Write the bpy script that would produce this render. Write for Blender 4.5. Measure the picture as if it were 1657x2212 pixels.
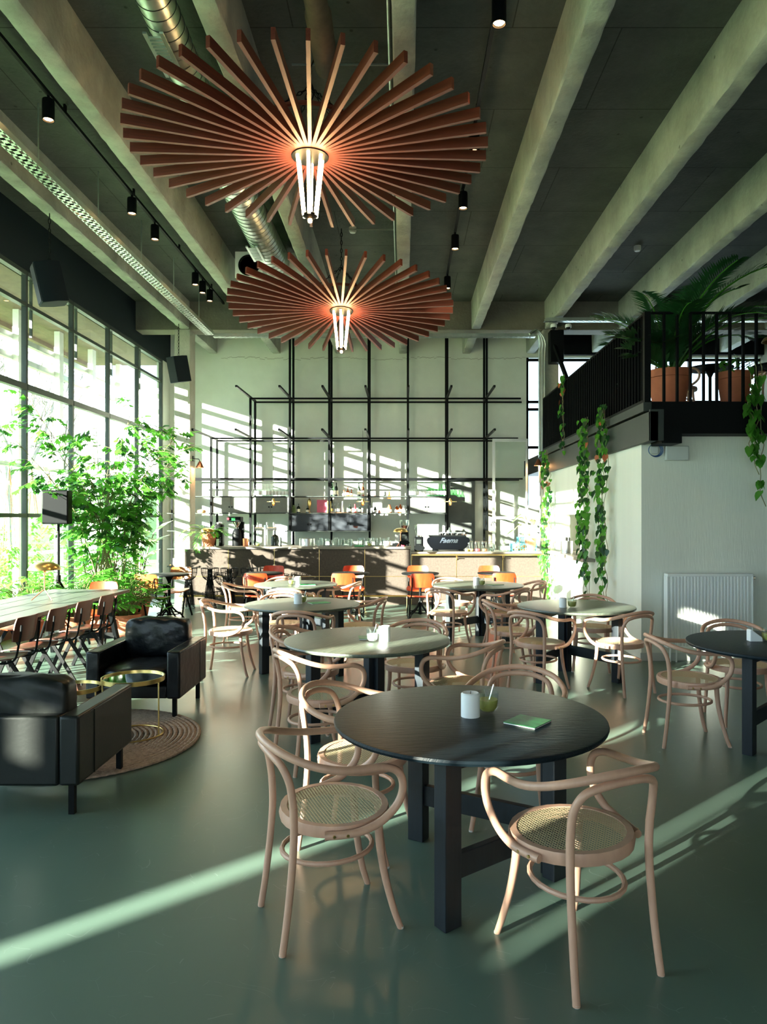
import bpy, math, random
from mathutils import Vector, Matrix
PI = math.pi
rnd = random.Random(7)
sc = bpy.context.scene
COL = sc.collection
for o in list(bpy.data.objects): bpy.data.objects.remove(o)

# ---------------------------------------------------------------- camera
F, CX, CY, EYE = 1560.0, 870.0, 1118.0, 1.63     # photo frame 1657 x 2212
cam = bpy.data.cameras.new('camera'); camo = bpy.data.objects.new('camera', cam); COL.objects.link(camo)
camo.location = (0, 0, EYE); camo.rotation_euler = (PI/2, 0, 0)
cam.sensor_fit = 'VERTICAL'; cam.sensor_height = 36; cam.lens = 36*F/2212
cam.shift_x = -(CX-828.5)/2212; cam.shift_y = (CY-1106)/2212
cam.clip_end = 300
sc.camera = camo
sc.view_settings.view_transform = 'Standard'; sc.view_settings.look = 'None'
sc.view_settings.gamma = 1; sc.view_settings.exposure = 1.2

# ---------------------------------------------------------------- sky and sun
w = bpy.data.worlds.new('sky'); sc.world = w; w.use_nodes = True
nt = w.node_tree; nt.nodes.clear()
out = nt.nodes.new('ShaderNodeOutputWorld'); bg = nt.nodes.new('ShaderNodeBackground')
tc = nt.nodes.new('ShaderNodeTexCoord'); ns = nt.nodes.new('ShaderNodeTexNoise'); ns.inputs['Scale'].default_value = 3.0
ns.inputs['Detail'].default_value = 6
mp = nt.nodes.new('ShaderNodeMapping'); mp.inputs['Scale'].default_value = (1, 1, 2.4)
cr = nt.nodes.new('ShaderNodeValToRGB')
cr.color_ramp.elements[0].position = .40; cr.color_ramp.elements[0].color = (.42, .68, .98, 1)
cr.color_ramp.elements[1].position = .60; cr.color_ramp.elements[1].color = (.94, 1.0, .98, 1)
nt.links.new(tc.outputs['Generated'], mp.inputs[0]); nt.links.new(mp.outputs[0], ns.inputs['Vector'])
nt.links.new(ns.outputs['Fac'], cr.inputs[0]); nt.links.new(cr.outputs[0], bg.inputs[0]); nt.links.new(bg.outputs[0], out.inputs[0])
bg.inputs[1].default_value = 3.2
SUND = Vector((1.0, .88, -.30)).normalized()
sl = bpy.data.lights.new('sun', 'SUN'); so = bpy.data.objects.new('sun', sl); COL.objects.link(so)
sl.energy = 36; sl.color = (1.0, .93, .80); sl.angle = math.radians(.45)
so.rotation_euler = SUND.to_track_quat('-Z', 'Y').to_euler(); so.location = (-20, -12, 9)
def portal(name, loc, rot, sx, sy):
    l = bpy.data.lights.new(name, 'AREA'); l.shape = 'RECTANGLE'; l.size = sx; l.size_y = sy
    l.cycles.is_portal = True
    o = bpy.data.objects.new(name, l); COL.objects.link(o); o.location = loc; o.rotation_euler = rot
portal('skylight_portal_left', (-5.42, 5.2, 2.65), (0, -PI/2, 0), 5.0, 21.5)
portal('skylight_portal_rear', (-1.2, -6.28, 2.15), (PI/2, 0, 0), 6.9, 2.5)

# ---------------------------------------------------------------- materials
def mat(name, col, rough=.5, metal=0, var=.0, vscale=8, bump=0, bscale=60, spec=.5, emis=None, estr=0, stretch=None, col2=None, coat=0, trans=0, sheen=0):
    m = bpy.data.materials.new(name); m.use_nodes = True
    nt = m.node_tree; b = nt.nodes['Principled BSDF']
    b.inputs['Base Color'].default_value = (*col, 1); b.inputs['Roughness'].default_value = rough
    b.inputs['Metallic'].default_value = metal; b.inputs['Specular IOR Level'].default_value = spec
    if coat: b.inputs['Coat Weight'].default_value = coat; b.inputs['Coat Roughness'].default_value = .1
    if emis: b.inputs['Emission Color'].default_value = (*emis, 1); b.inputs['Emission Strength'].default_value = estr
    if var or bump:
        tc = nt.nodes.new('ShaderNodeTexCoord'); mp = nt.nodes.new('ShaderNodeMapping')
        if stretch: mp.inputs['Scale'].default_value = stretch
        nt.links.new(tc.outputs['Object'], mp.inputs[0])
    if var:
        n = nt.nodes.new('ShaderNodeTexNoise'); n.inputs['Scale'].default_value = vscale; n.inputs['Detail'].default_value = 6
        n.inputs['Roughness'].default_value = .65
        r = nt.nodes.new('ShaderNodeValToRGB'); r.color_ramp.elements[0].position = .3; r.color_ramp.elements[1].position = .7
        c2 = col2 or tuple(max(0, c*(1-var)) for c in col)
        r.color_ramp.elements[0].color = (*c2, 1); r.color_ramp.elements[1].color = (*[min(1, c*(1+var*.5)) for c in col], 1)
        nt.links.new(mp.outputs[0], n.inputs['Vector']); nt.links.new(n.outputs['Fac'], r.inputs[0]); nt.links.new(r.outputs[0], b.inputs['Base Color'])
    if bump:
        n2 = nt.nodes.new('ShaderNodeTexNoise'); n2.inputs['Scale'].default_value = bscale; n2.inputs['Detail'].default_value = 4
        bp = nt.nodes.new('ShaderNodeBump'); bp.inputs['Strength'].default_value = bump; bp.inputs['Distance'].default_value = .01
        nt.links.new(mp.outputs[0], n2.inputs['Vector']); nt.links.new(n2.outputs['Fac'], bp.inputs['Height']); nt.links.new(bp.outputs[0], b.inputs['Normal'])
    if trans:                                     # thin leaf: light passes through
        t = nt.nodes.new('ShaderNodeBsdfTranslucent'); t.inputs[0].default_value = (*[min(1, c*1.7) for c in col], 1)
        mx = nt.nodes.new('ShaderNodeMixShader'); mx.inputs[0].default_value = trans
        nt.links.new(b.outputs[0], mx.inputs[1]); nt.links.new(t.outputs[0], mx.inputs[2])
        nt.links.new(mx.outputs[0], nt.nodes['Material Output'].inputs[0])
    return m
def glassmat(name, tint, fac=.12, rough=.02):
    m = bpy.data.materials.new(name); m.use_nodes = True; nt = m.node_tree; nt.nodes.clear()
    o = nt.nodes.new('ShaderNodeOutputMaterial'); t = nt.nodes.new('ShaderNodeBsdfTransparent'); t.inputs[0].default_value = (*tint, 1)
    g = nt.nodes.new('ShaderNodeBsdfGlossy'); g.inputs['Roughness'].default_value = rough
    fc = nt.nodes.new('ShaderNodeLayerWeight'); fc.inputs[0].default_value = .5
    pw = nt.nodes.new('ShaderNodeMath'); pw.operation = 'POWER'; pw.inputs[1].default_value = 4; nt.links.new(fc.outputs['Facing'], pw.inputs[0])
    lw = nt.nodes.new('ShaderNodeMath'); lw.operation = 'MULTIPLY'; lw.inputs[1].default_value = .7; nt.links.new(pw.outputs[0], lw.inputs[0])
    ad = nt.nodes.new('ShaderNodeMath'); ad.operation = 'ADD'; ad.inputs[1].default_value = fac; ad.use_clamp = True
    mx = nt.nodes.new('ShaderNodeMixShader')
    nt.links.new(lw.outputs[0], ad.inputs[0]); nt.links.new(ad.outputs[0], mx.inputs[0]); nt.links.new(t.outputs[0], mx.inputs[1])
    nt.links.new(g.outputs[0], mx.inputs[2]); nt.links.new(mx.outputs[0], o.inputs[0])
    return m
def concrete(name, c1, c2, rough=.85, cast=True, plank=(0, 0)):
    m = bpy.data.materials.new(name); m.use_nodes = True; nt = m.node_tree; b = nt.nodes['Principled BSDF']
    b.inputs['Roughness'].default_value = rough; b.inputs['Specular IOR Level'].default_value = .3
    tc = nt.nodes.new('ShaderNodeTexCoord')
    n = nt.nodes.new('ShaderNodeTexNoise'); n.inputs['Scale'].default_value = 1.3; n.inputs['Detail'].default_value = 9; n.inputs['Roughness'].default_value = .7
    r = nt.nodes.new('ShaderNodeValToRGB'); r.color_ramp.elements[0].position = .3; r.color_ramp.elements[1].position = .72
    r.color_ramp.elements[0].color = (*c1, 1); r.color_ramp.elements[1].color = (*c2, 1)
    v = nt.nodes.new('ShaderNodeTexVoronoi'); v.inputs['Scale'].default_value = 3.2; v.inputs['Randomness'].default_value = 1
    vr = nt.nodes.new('ShaderNodeValToRGB'); vr.color_ramp.elements[0].position = .035; vr.color_ramp.elements[1].position = .07
    vr.color_ramp.elements[0].color = (.25, .25, .25, 1)
    mul = nt.nodes.new('ShaderNodeMix'); mul.data_type = 'RGBA'; mul.blend_type = 'MULTIPLY'; mul.inputs[0].default_value = .8
    nt.links.new(tc.outputs['Object'], n.inputs['Vector']); nt.links.new(tc.outputs['Object'], v.inputs['Vector'])
    nt.links.new(n.outputs['Fac'], r.inputs[0]); nt.links.new(v.outputs['Distance'], vr.inputs[0])
    nt.links.new(r.outputs[0], mul.inputs[6]); nt.links.new(vr.outputs[0], mul.inputs[7])
    last = mul.outputs[2]
    if plank[0]:                                  # joints left by the formwork boards
        br = nt.nodes.new('ShaderNodeTexBrick'); br.inputs['Scale'].default_value = 1; br.inputs['Mortar Size'].default_value = .006
        br.inputs['Brick Width'].default_value = plank[0]; br.inputs['Row Height'].default_value = plank[1]
        br.inputs['Color1'].default_value = (1, 1, 1, 1); br.inputs['Color2'].default_value = (.88, .88, .88, 1); br.inputs['Mortar'].default_value = (.35, .35, .35, 1)
        m2 = nt.nodes.new('ShaderNodeMix'); m2.data_type = 'RGBA'; m2.blend_type = 'MULTIPLY'; m2.inputs[0].default_value = 1
        nt.links.new(tc.outputs['Object'], br.inputs['Vector']); nt.links.new(last, m2.inputs[6]); nt.links.new(br.outputs['Color'], m2.inputs[7]); last = m2.outputs[2]
    nt.links.new(last, b.inputs['Base Color'])
    n2 = nt.nodes.new('ShaderNodeTexNoise'); n2.inputs['Scale'].default_value = 22; n2.inputs['Detail'].default_value = 8
    bp = nt.nodes.new('ShaderNodeBump'); bp.inputs['Strength'].default_value = .5; bp.inputs['Distance'].default_value = .02
    nt.links.new(tc.outputs['Object'], n2.inputs['Vector']); nt.links.new(n2.outputs['Fac'], bp.inputs['Height']); nt.links.new(bp.outputs[0], b.inputs['Normal'])
    return m
def floormat():
    m = mat('green_poured_floor', (.10, .155, .125), rough=.3, var=.2, vscale=.9, col2=(.082, .13, .105))
    nt = m.node_tree; nz0 = [n for n in nt.nodes if n.type == 'TEX_NOISE'][0]; nz0.inputs['Detail'].default_value = 1.5; rp = [n for n in nt.nodes if n.type == 'VALTORGB'][0]; rp.color_ramp.elements[0].position = .0; rp.color_ramp.elements[1].position = 1.0
    b = nt.nodes['Principled BSDF']; tc = nt.nodes.new('ShaderNodeTexCoord')
    n = nt.nodes.new('ShaderNodeTexNoise'); n.inputs['Scale'].default_value = 2.3; n.inputs['Detail'].default_value = 2
    mr = nt.nodes.new('ShaderNodeMapRange'); mr.inputs[3].default_value = .2; mr.inputs[4].default_value = .42
    nt.links.new(tc.outputs['Object'], n.inputs['Vector']); nt.links.new(n.outputs['Fac'], mr.inputs[0]); b.inputs['Roughness'].default_value = .3
    # fine hairline scratches: thin bright curves from a distorted cell pattern
    src = b.inputs['Base Color'].links[0].from_socket
    nz = nt.nodes.new('ShaderNodeTexNoise'); nz.inputs['Scale'].default_value = 3; nz.inputs['Detail'].default_value = 1
    mxv = nt.nodes.new('ShaderNodeVectorMath'); mxv.operation = 'MULTIPLY_ADD'; mxv.inputs[1].default_value = (.5, .5, 0)
    v = nt.nodes.new('ShaderNodeTexVoronoi'); v.feature = 'DISTANCE_TO_EDGE'; v.inputs['Scale'].default_value = 6
    lt = nt.nodes.new('ShaderNodeMath'); lt.operation = 'LESS_THAN'; lt.inputs[1].default_value = .004
    msk = nt.nodes.new('ShaderNodeTexNoise'); msk.inputs['Scale'].default_value = 9; msk.inputs['Detail'].default_value = 2
    gt = nt.nodes.new('ShaderNodeMath'); gt.operation = 'GREATER_THAN'; gt.inputs[1].default_value = .56
    mu = nt.nodes.new('ShaderNodeMath'); mu.operation = 'MULTIPLY'; mu2 = nt.nodes.new('ShaderNodeMath'); mu2.operation = 'MULTIPLY'; mu2.inputs[1].default_value = .35
    a = nt.nodes.new('ShaderNodeMix'); a.data_type = 'RGBA'; a.inputs[7].default_value = (.30, .36, .33, 1)
    nt.links.new(tc.outputs['Object'], nz.inputs['Vector']); nt.links.new(nz.outputs['Color'], mxv.inputs[0]); nt.links.new(tc.outputs['Object'], mxv.inputs[2])
    nt.links.new(mxv.outputs[0], v.inputs['Vector']); nt.links.new(v.outputs['Distance'], lt.inputs[0]); nt.links.new(tc.outputs['Object'], msk.inputs['Vector'])
    nt.links.new(msk.outputs['Fac'], gt.inputs[0]); nt.links.new(lt.outputs[0], mu.inputs[0]); nt.links.new(gt.outputs[0], mu.inputs[1]); nt.links.new(mu.outputs[0], mu2.inputs[0])
    nt.links.new(mu2.outputs[0], a.inputs[0]); nt.links.new(src, a.inputs[6]); nt.links.new(a.outputs[2], b.inputs['Base Color'])
    return m
def canemat():
    m = bpy.data.materials.new('woven_cane'); m.use_nodes = True; nt = m.node_tree; b = nt.nodes['Principled BSDF']
    b.inputs['Base Color'].default_value = (.62, .52, .31, 1); b.inputs['Roughness'].default_value = .6
    tc = nt.nodes.new('ShaderNodeTexCoord'); mp = nt.nodes.new('ShaderNodeMapping')
    mp.inputs['Rotation'].default_value = (0, 0, .0); mp.inputs['Scale'].default_value = (1/.0125, 1/.0125, 0)
    v = nt.nodes.new('ShaderNodeTexVoronoi'); v.inputs['Scale'].default_value = 1; v.inputs['Randomness'].default_value = 0
    th = nt.nodes.new('ShaderNodeMath'); th.operation = 'LESS_THAN'; th.inputs[1].default_value = .30
    sb = nt.nodes.new('ShaderNodeVectorMath'); sb.operation = 'LENGTH'
    ed = nt.nodes.new('ShaderNodeMath'); ed.operation = 'LESS_THAN'; ed.inputs[1].default_value = 50
    t = nt.nodes.new('ShaderNodeBsdfTransparent'); mx = nt.nodes.new('ShaderNodeMixShader')
    nt.links.new(tc.outputs['Object'], mp.inputs[0]); nt.links.new(mp.outputs[0], v.inputs['Vector']); nt.links.new(v.outputs['Distance'], th.inputs[0])
    nt.links.new(th.outputs[0], mx.inputs[0]); nt.links.new(b.outputs[0], mx.inputs[1]); nt.links.new(t.outputs[0], mx.inputs[2])
    bp = nt.nodes.new('ShaderNodeBump'); bp.inputs['Strength'].default_value = .6; bp.inputs['Distance'].default_value = .004
    nt.links.new(v.outputs['Distance'], bp.inputs['Height']); nt.links.new(bp.outputs[0], b.inputs['Normal'])
    nt.links.new(mx.outputs[0], nt.nodes['Material Output'].inputs[0])
    return m
M = dict(
 floor=floormat(),
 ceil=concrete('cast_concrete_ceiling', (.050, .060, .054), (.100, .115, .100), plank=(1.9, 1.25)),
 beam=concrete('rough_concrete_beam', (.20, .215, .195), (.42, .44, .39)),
 cross=concrete('brown_concrete_beam', (.12, .115, .09), (.20, .195, .155)),
 column=concrete('concrete_column', (.30, .30, .25), (.50, .50, .43)),
 wall=mat('pale_painted_concrete', (.70, .735, .665), .7, var=.10, vscale=1.2, bump=.15, bscale=12, spec=.3),
 kwall=mat('white_plaster', (.73, .75, .665), .75, var=.05, vscale=2, bump=.22, bscale=55, spec=.2, stretch=(1.6, 1.6, .12)),
 navy=mat('navy_painted_band', (.008, .014, .019), .7, spec=.15),
 frame=mat('dark_grey_window_steel', (.028, .038, .036), .45),
 frame_light=mat('pale_steel_frame', (.55, .58, .55), .4, .6),
 glass=glassmat('window_glass', (.93, .97, .95), .03),
 clearglass=glassmat('clear_glass', (.93, .97, .95), .07),
 greenglass=glassmat('green_glass', (.62, .92, .66), .08),
 amberglass=glassmat('amber_glass', (.75, .30, .05), .10),
 black=mat('black_paint', (.0025, .0035, .004), .5, spec=.12),
 charcoal=mat('charcoal_grille', (.004, .005, .006), .6, spec=.15),
 blackmetal=mat('black_metal', (.02, .026, .028), .4, .3),
 darkgrey=mat('dark_grey_steel', (.035, .043, .041), .5, .2, spec=.3),
 steel=mat('brushed_steel', (.55, .56, .55), .28, 1),
 galv=mat('galvanised_steel', (.50, .56, .53), .36, .9, var=.15, vscale=5),
 brass=mat('brass', (.72, .52, .20), .28, 1),
 chrome=mat('chrome', (.8, .8, .8), .1, 1),
 white=mat('white_paint', (.78, .80, .78), .5),
 offwhite=mat('off_white_plastic', (.55, .57, .54), .5),
 beech=mat('pale_beech', (.56, .33, .235), .38, var=.16, vscale=9, stretch=(1, 1, .25), spec=.4),
 cane=canemat(),
 rubber=mat('pale_glide', (.6, .6, .58), .6),
 tabletop=mat('dark_stained_tabletop', (.008, .015, .020), .38, var=.45, vscale=4, col2=(.005, .010, .014), stretch=(1.2, 14, 1), bump=.2, bscale=9, spec=.14),
 tabletop_pale=mat('worn_grey_green_tabletop', (.085, .10, .075), .36, var=.4, vscale=4, col2=(.05, .062, .05), stretch=(1.2, 12, 1), bump=.25, bscale=9, spec=.6),
 tablewood=mat('dark_blue_black_timber', (.006, .011, .017), .55, var=.4, vscale=12, stretch=(6, 6, .6)),
 leather=mat('black_leather', (.005, .007, .009), .30, bump=.8, bscale=9, spec=.35),
 leather_grey=mat('worn_dark_leather', (.009, .011, .010), .42, bump=.05, bscale=60, var=.3, vscale=4, spec=.28),
 ply_orange=mat('orange_plywood', (.50, .045, .010), .35, var=.35, vscale=5, stretch=(5, 5, 1), coat=.2),
 ply_brown=mat('red_brown_plywood', (.105, .030, .018), .4, var=.3, vscale=5, stretch=(5, 5, 1)),
 ply_tan=mat('warm_tan_plywood', (.46, .13, .035), .35, var=.3, vscale=5, stretch=(5, 5, 1), coat=.3),
 slat=mat('reddish_wood_slat', (.135, .022, .010), .5, var=.35, vscale=6, stretch=(.6, 9, 9)),
 terracotta=mat('terracotta', (.50, .15, .075), .8, var=.15, vscale=6, bump=.15, bscale=40),
 terra_pale=mat('pale_terracotta', (.60, .28, .18), .8, var=.2, vscale=6),
 soil=mat('dark_soil', (.02, .016, .012), .95, bump=.6, bscale=60),
 leaf=mat('mid_green_leaf', (.075, .26, .03), .38, var=.4, vscale=5, trans=.5),
 leaf_dark=mat('deep_green_leaf', (.016, .075, .02), .4, var=.4, vscale=5, trans=.3),
 leaf_light=mat('fresh_green_leaf', (.13, .36, .04), .4, var=.35, vscale=5, trans=.45),
 leaf_pale=mat('variegated_leaf', (.42, .55, .30), .4, var=.4, vscale=14, col2=(.05, .16, .04), trans=.4),
 leaf_brown=mat('withered_leaf', (.33, .09, .03), .6),
 stem=mat('green_cane_stem', (.14, .17, .06), .5, var=.4, vscale=7, col2=(.20, .12, .06)),
 bark=mat('bare_tree_bark', (.20, .18, .15), .9),
 jute=mat('braided_jute', (.40, .28, .20), .9, var=.4, vscale=40, bump=.9, bscale=90),
 rope=mat('tan_rope', (.55, .32, .20), .9),
 grass=mat('lawn_grass', (.20, .34, .10), .95, var=.3, vscale=1.5, bump=.5, bscale=30),
 barpanel=mat('brown_grey_fibre_panel', (.070, .056, .047), .85, var=.22, vscale=30, col2=(.052, .042, .036), spec=.15, bump=.2, bscale=120),
 bartop=mat('grey_stone_counter', (.20, .178, .145), .5, var=.2, vscale=14),
 cabinet=mat('grey_cement_panel', (.13, .14, .13), .6, var=.15, vscale=6),
 cabinet_navy=mat('dark_navy_cabinet', (.014, .020, .030), .55, var=.15, vscale=5),
 wax=mat('white_wax', (.80, .82, .84), .5),
 juice=mat('olive_yellow_sauce', (.42, .38, .10), .5),
 menu=mat('green_menu_cover', (.012, .22, .055), .4, var=.7, vscale=14, col2=(.004, .06, .022)),
 menu_light=mat('bright_green_menu_cover', (.03, .40, .11), .4, var=.3, vscale=14),
 paper=mat('white_paper', (.8, .8, .78), .7),
 pink=mat('pink_poster', (.78, .16, .28), .6, var=.2, vscale=9),
 red=mat('red_label', (.6, .03, .05), .4),
 yellow=mat('yellow_label', (.75, .55, .12), .4),
 teal=mat('teal_plastic_crate', (.10, .42, .55), .45),
 bread=mat('bread_crust', (.72, .38, .14), .7),
 amber=mat('amber_liquid', (.65, .20, .03), .3),
 wine=mat('dark_bottle_glass', (.012, .02, .014), .12),
 label=mat('cream_label', (.75, .70, .55), .6),
 copper=mat('copper', (.80, .32, .18), .3, 1),
 mirror=mat('mirror_glass', (.75, .8, .76), .04, 1),
 tube=mat('warm_tube_glow', (1, .8, .5), .5, emis=(1, .66, .30), estr=26),
 spotglow=mat('warm_lamp_glow', (1, .7, .4), .5, emis=(1, .55, .22), estr=18),
 blue=mat('blue_cable', (.02, .08, .22), .5),
 brownduct=mat('brown_insulated_duct', (.13, .085, .05), .7, var=.35, vscale=6, bump=.3, bscale=20),
 blocker=mat('pale_blocker_render', (.55, .53, .48), .9),  # only on the added panels that block the sun
 deepgrey=mat('dark_door_panel', (.085, .095, .09), .5, var=.3, vscale=3, bump=.1, bscale=20),
 beige=mat('beige_panel', (.36, .34, .25), .6, var=.2, vscale=3),
)

# ---------------------------------------------------------------- geometry helpers
class G:
    def __init__(s): s.v = []; s.f = []; s.mi = []; s.T = Matrix.Identity(4); s.m = 0
    def add(s, vs, fs):
        b = len(s.v); s.v += [tuple(s.T @ Vector(p)) for p in vs]; s.f += [tuple(b+i for i in f) for f in fs]; s.mi += [s.m]*len(fs); return s
    def box(s, x0, y0, z0, x1, y1, z1):
        return s.add([(x0,y0,z0),(x1,y0,z0),(x1,y1,z0),(x0,y1,z0),(x0,y0,z1),(x1,y0,z1),(x1,y1,z1),(x0,y1,z1)],
                     [(0,3,2,1),(4,5,6,7),(0,1,5,4),(1,2,6,5),(2,3,7,6),(3,0,4,7)])
    def cbox(s, c, d): return s.box(c[0]-d[0]/2, c[1]-d[1]/2, c[2]-d[2]/2, c[0]+d[0]/2, c[1]+d[1]/2, c[2]+d[2]/2)
    def bar(s, a, b, w, h=None, up=(0,0,1)):
        a = Vector(a); b = Vector(b); h = h or w; d = (b-a).normalized(); u = Vector(up)
        if abs(d.dot(u)) > .99: u = Vector((0,1,0))
        r = d.cross(u).normalized(); u = r.cross(d)
        P = [a+r*i*w/2+u*j*h/2 for i, j in ((-1,-1),(1,-1),(1,1),(-1,1))]+[b+r*i*w/2+u*j*h/2 for i, j in ((-1,-1),(1,-1),(1,1),(-1,1))]
        return s.add(P, [(0,3,2,1),(4,5,6,7),(0,1,5,4),(1,2,6,5),(2,3,7,6),(3,0,4,7)])
    def tube(s, path, r, n=8, closed=False, cap=True, flat=1.0):
        P = [Vector(p) for p in path]; k = len(P); R = r if isinstance(r, (list, tuple)) else [r]*k
        T = []
        for i in range(k):
            a = P[(i-1) % k] if (closed or i > 0) else P[i]; b = P[(i+1) % k] if (closed or i < k-1) else P[i]
            d = (b-a); T.append(d.normalized() if d.length > 1e-9 else Vector((0,0,1)))
        u = Vector((0,0,1)) if abs(T[0].z) < .9 else Vector((1,0,0))
        u = (u-T[0]*u.dot(T[0])).normalized(); vs = []
        for i in range(k):
            u = (u-T[i]*u.dot(T[i])); u = u.normalized() if u.length > 1e-6 else Vector((1,0,0)); q = T[i].cross(u)
            for j in range(n):
                a = 2*PI*j/n; vs.append(P[i]+(u*math.cos(a)*flat+q*math.sin(a))*R[i])
        fs = []
        for i in range(k if closed else k-1):
            i2 = (i+1) % k
            for j in range(n): fs.append((i*n+j, i*n+(j+1) % n, i2*n+(j+1) % n, i2*n+j))
        if cap and not closed: fs += [tuple(reversed(range(n))), tuple(range((k-1)*n, k*n))]
        return s.add(vs, fs)
    def lathe(s, prof, n=24, c=(0,0,0)):
        vs = []; fs = []
        for r, z in prof:
            for j in range(n): a = 2*PI*j/n; vs.append((c[0]+max(r,1e-5)*math.cos(a), c[1]+max(r,1e-5)*math.sin(a), c[2]+z))
        for i in range(len(prof)-1):
            for j in range(n): fs.append((i*n+j, i*n+(j+1) % n, (i+1)*n+(j+1) % n, (i+1)*n+j))
        if prof[0][0] > 1e-4: fs.append(tuple(reversed(range(n))))
        if prof[-1][0] > 1e-4: fs.append(tuple(range((len(prof)-1)*n, len(prof)*n)))
        return s.add(vs, fs)
    def cyl(s, a, b, r, n=12, r2=None): return s.tube([a, b], [r, r if r2 is None else r2], n)
    def prism(s, poly, z0, z1):
        n = len(poly)
        return s.add([(x,y,z0) for x,y in poly]+[(x,y,z1) for x,y in poly], [tuple(reversed(range(n))), tuple(range(n,2*n))]+[(i,(i+1)%n,n+(i+1)%n,n+i) for i in range(n)])
    def build(s, name, mats, parent=None, smooth=True, bevel=0, thing=None, loc=None, subsurf=0):
        me = bpy.data.meshes.new(name); me.from_pydata(s.v, [], s.f)
        for m in (mats if isinstance(mats, (list, tuple)) else [mats]): me.materials.append(M[m] if isinstance(m, str) else m)
        me.polygons.foreach_set('material_index', s.mi)
        if smooth:
            me.polygons.foreach_set('use_smooth', [True]*len(me.polygons)); me.set_sharp_from_angle(angle=math.radians(38))
        me.update(); o = bpy.data.objects.new(name, me); COL.objects.link(o)
        if parent: o.parent = parent
        if loc: o.location = loc
        if bevel:
            b = o.modifiers.new('bevel', 'BEVEL'); b.width = bevel; b.segments = 2; b.limit_method = 'ANGLE'
        if subsurf:
            b = o.modifiers.new('sub', 'SUBSURF'); b.levels = subsurf; b.render_levels = subsurf
        return o
def spline(pts, n=6, closed=False):
    P = [Vector(p) for p in pts]; k = len(P); out = []
    for i in range(k if closed else k-1):
        p0 = P[(i-1) % k] if closed or i > 0 else P[0]; p1 = P[i]; p2 = P[(i+1) % k]; p3 = P[(i+2) % k] if closed or i < k-2 else P[-1]
        for j in range(n):
            t = j/n; out.append(.5*((2*p1)+(p2-p0)*t+(2*p0-5*p1+4*p2-p3)*t*t+(3*p1-p0-3*p2+p3)*t*t*t))
    if not closed: out.append(P[-1])
    return out
def lerpl(a, n):
    return [a[0]+(a[1]-a[0])*i/(n-1) for i in range(n)]
def thing(name, label, cat, loc=(0,0,0), rz=0, group=None):
    o = bpy.data.objects.new(name, None); COL.objects.link(o); o.location = loc; o.rotation_euler = (0,0,rz)
    o.empty_display_size = .1; return tag(o, label, cat, group)
def tag(o, label, cat, group=None, kind=None):
    o['label'] = label; o['category'] = cat
    if group: o['group'] = group
    if kind: o['kind'] = kind
    return o
def struct(o, label=None):
    o['kind'] = 'structure'
    if label: o['label'] = label
    return o
def dup(o, loc=None, rz=None, label=None, group=None, parent=None):
    c = o.copy(); COL.objects.link(c)
    if parent: c.parent = parent
    if loc is not None: c.location = loc
    if rz is not None: c.rotation_euler = (0,0,rz)
    if label: c['label'] = label
    if group: c['group'] = group
    for ch in list(o.children): dup(ch, parent=c)
    return c
def PX(px, py, d): return Vector(((px-CX)/F*d, d, EYE-(py-CY)/F*d))

# ================================================================ the room
XL, YB, ZC, ZB = -5.3, 16.3, 5.87, 5.33
struct(G().box(-5.5, -6.4, -.2, 8.2, 16.6, 0).build('floor', 'floor'), 'green poured floor with fine scratches')
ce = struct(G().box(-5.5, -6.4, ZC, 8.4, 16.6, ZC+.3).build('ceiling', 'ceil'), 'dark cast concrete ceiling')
def rough_beam(x0, x1, y0, y1, z0, z1, seed):
    r = random.Random(seed); g = G(); n = max(2, int((y1-y0)/.12)); vs = []; fs = []
    for i in range(n+1):
        y = y0+(y1-y0)*i/n; j = lambda a: r.uniform(-a, a)*(r.random() > .25)
        ch = .012
        vs += [(x0-.01, y, z1), (x0+j(.004), y, z0+ch+j(.008)), (x0+ch+abs(j(.012)), y, z0+j(.003)), (x1-ch-abs(j(.014)), y, z0+j(.003)), (x1+j(.004), y, z0+ch+j(.008)), (x1+.01, y, z1)]
    for i in range(n):
        for k in range(5): a = i*6+k; fs.append((a, a+1, a+7, a+6))
    fs += [(0,5,4,3,2,1), tuple(n*6+k for k in range(6))]
    return g.add(vs, fs)
for i, (a, b) in enumerate(((-4.37,-4.19),(-2.94,-2.76),(-1.51,-1.33),(-.08,.10),(1.35,1.53),(2.79,2.97),(4.24,4.42),(5.68,5.86),(7.1,7.28))):
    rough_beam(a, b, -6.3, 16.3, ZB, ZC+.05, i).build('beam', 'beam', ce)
g = G(); g.box(-5.25, 14.17, ZB-.02, 8.1, 14.55, ZC+.02); g.build('cross_beam', 'cross', ce, bevel=.01)
cl = G().box(-4.48, 14.17, 0, -4.17, 14.52, ZB).build('trim_1', 'column', bevel=.012); struct(cl, 'board-marked concrete column left of the bar')
cl = G().box(2.75, 14.17, 0, 3.06, 14.52, ZB).build('trim_2', 'column', bevel=.012); struct(cl, 'concrete column right of the bar')
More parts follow.
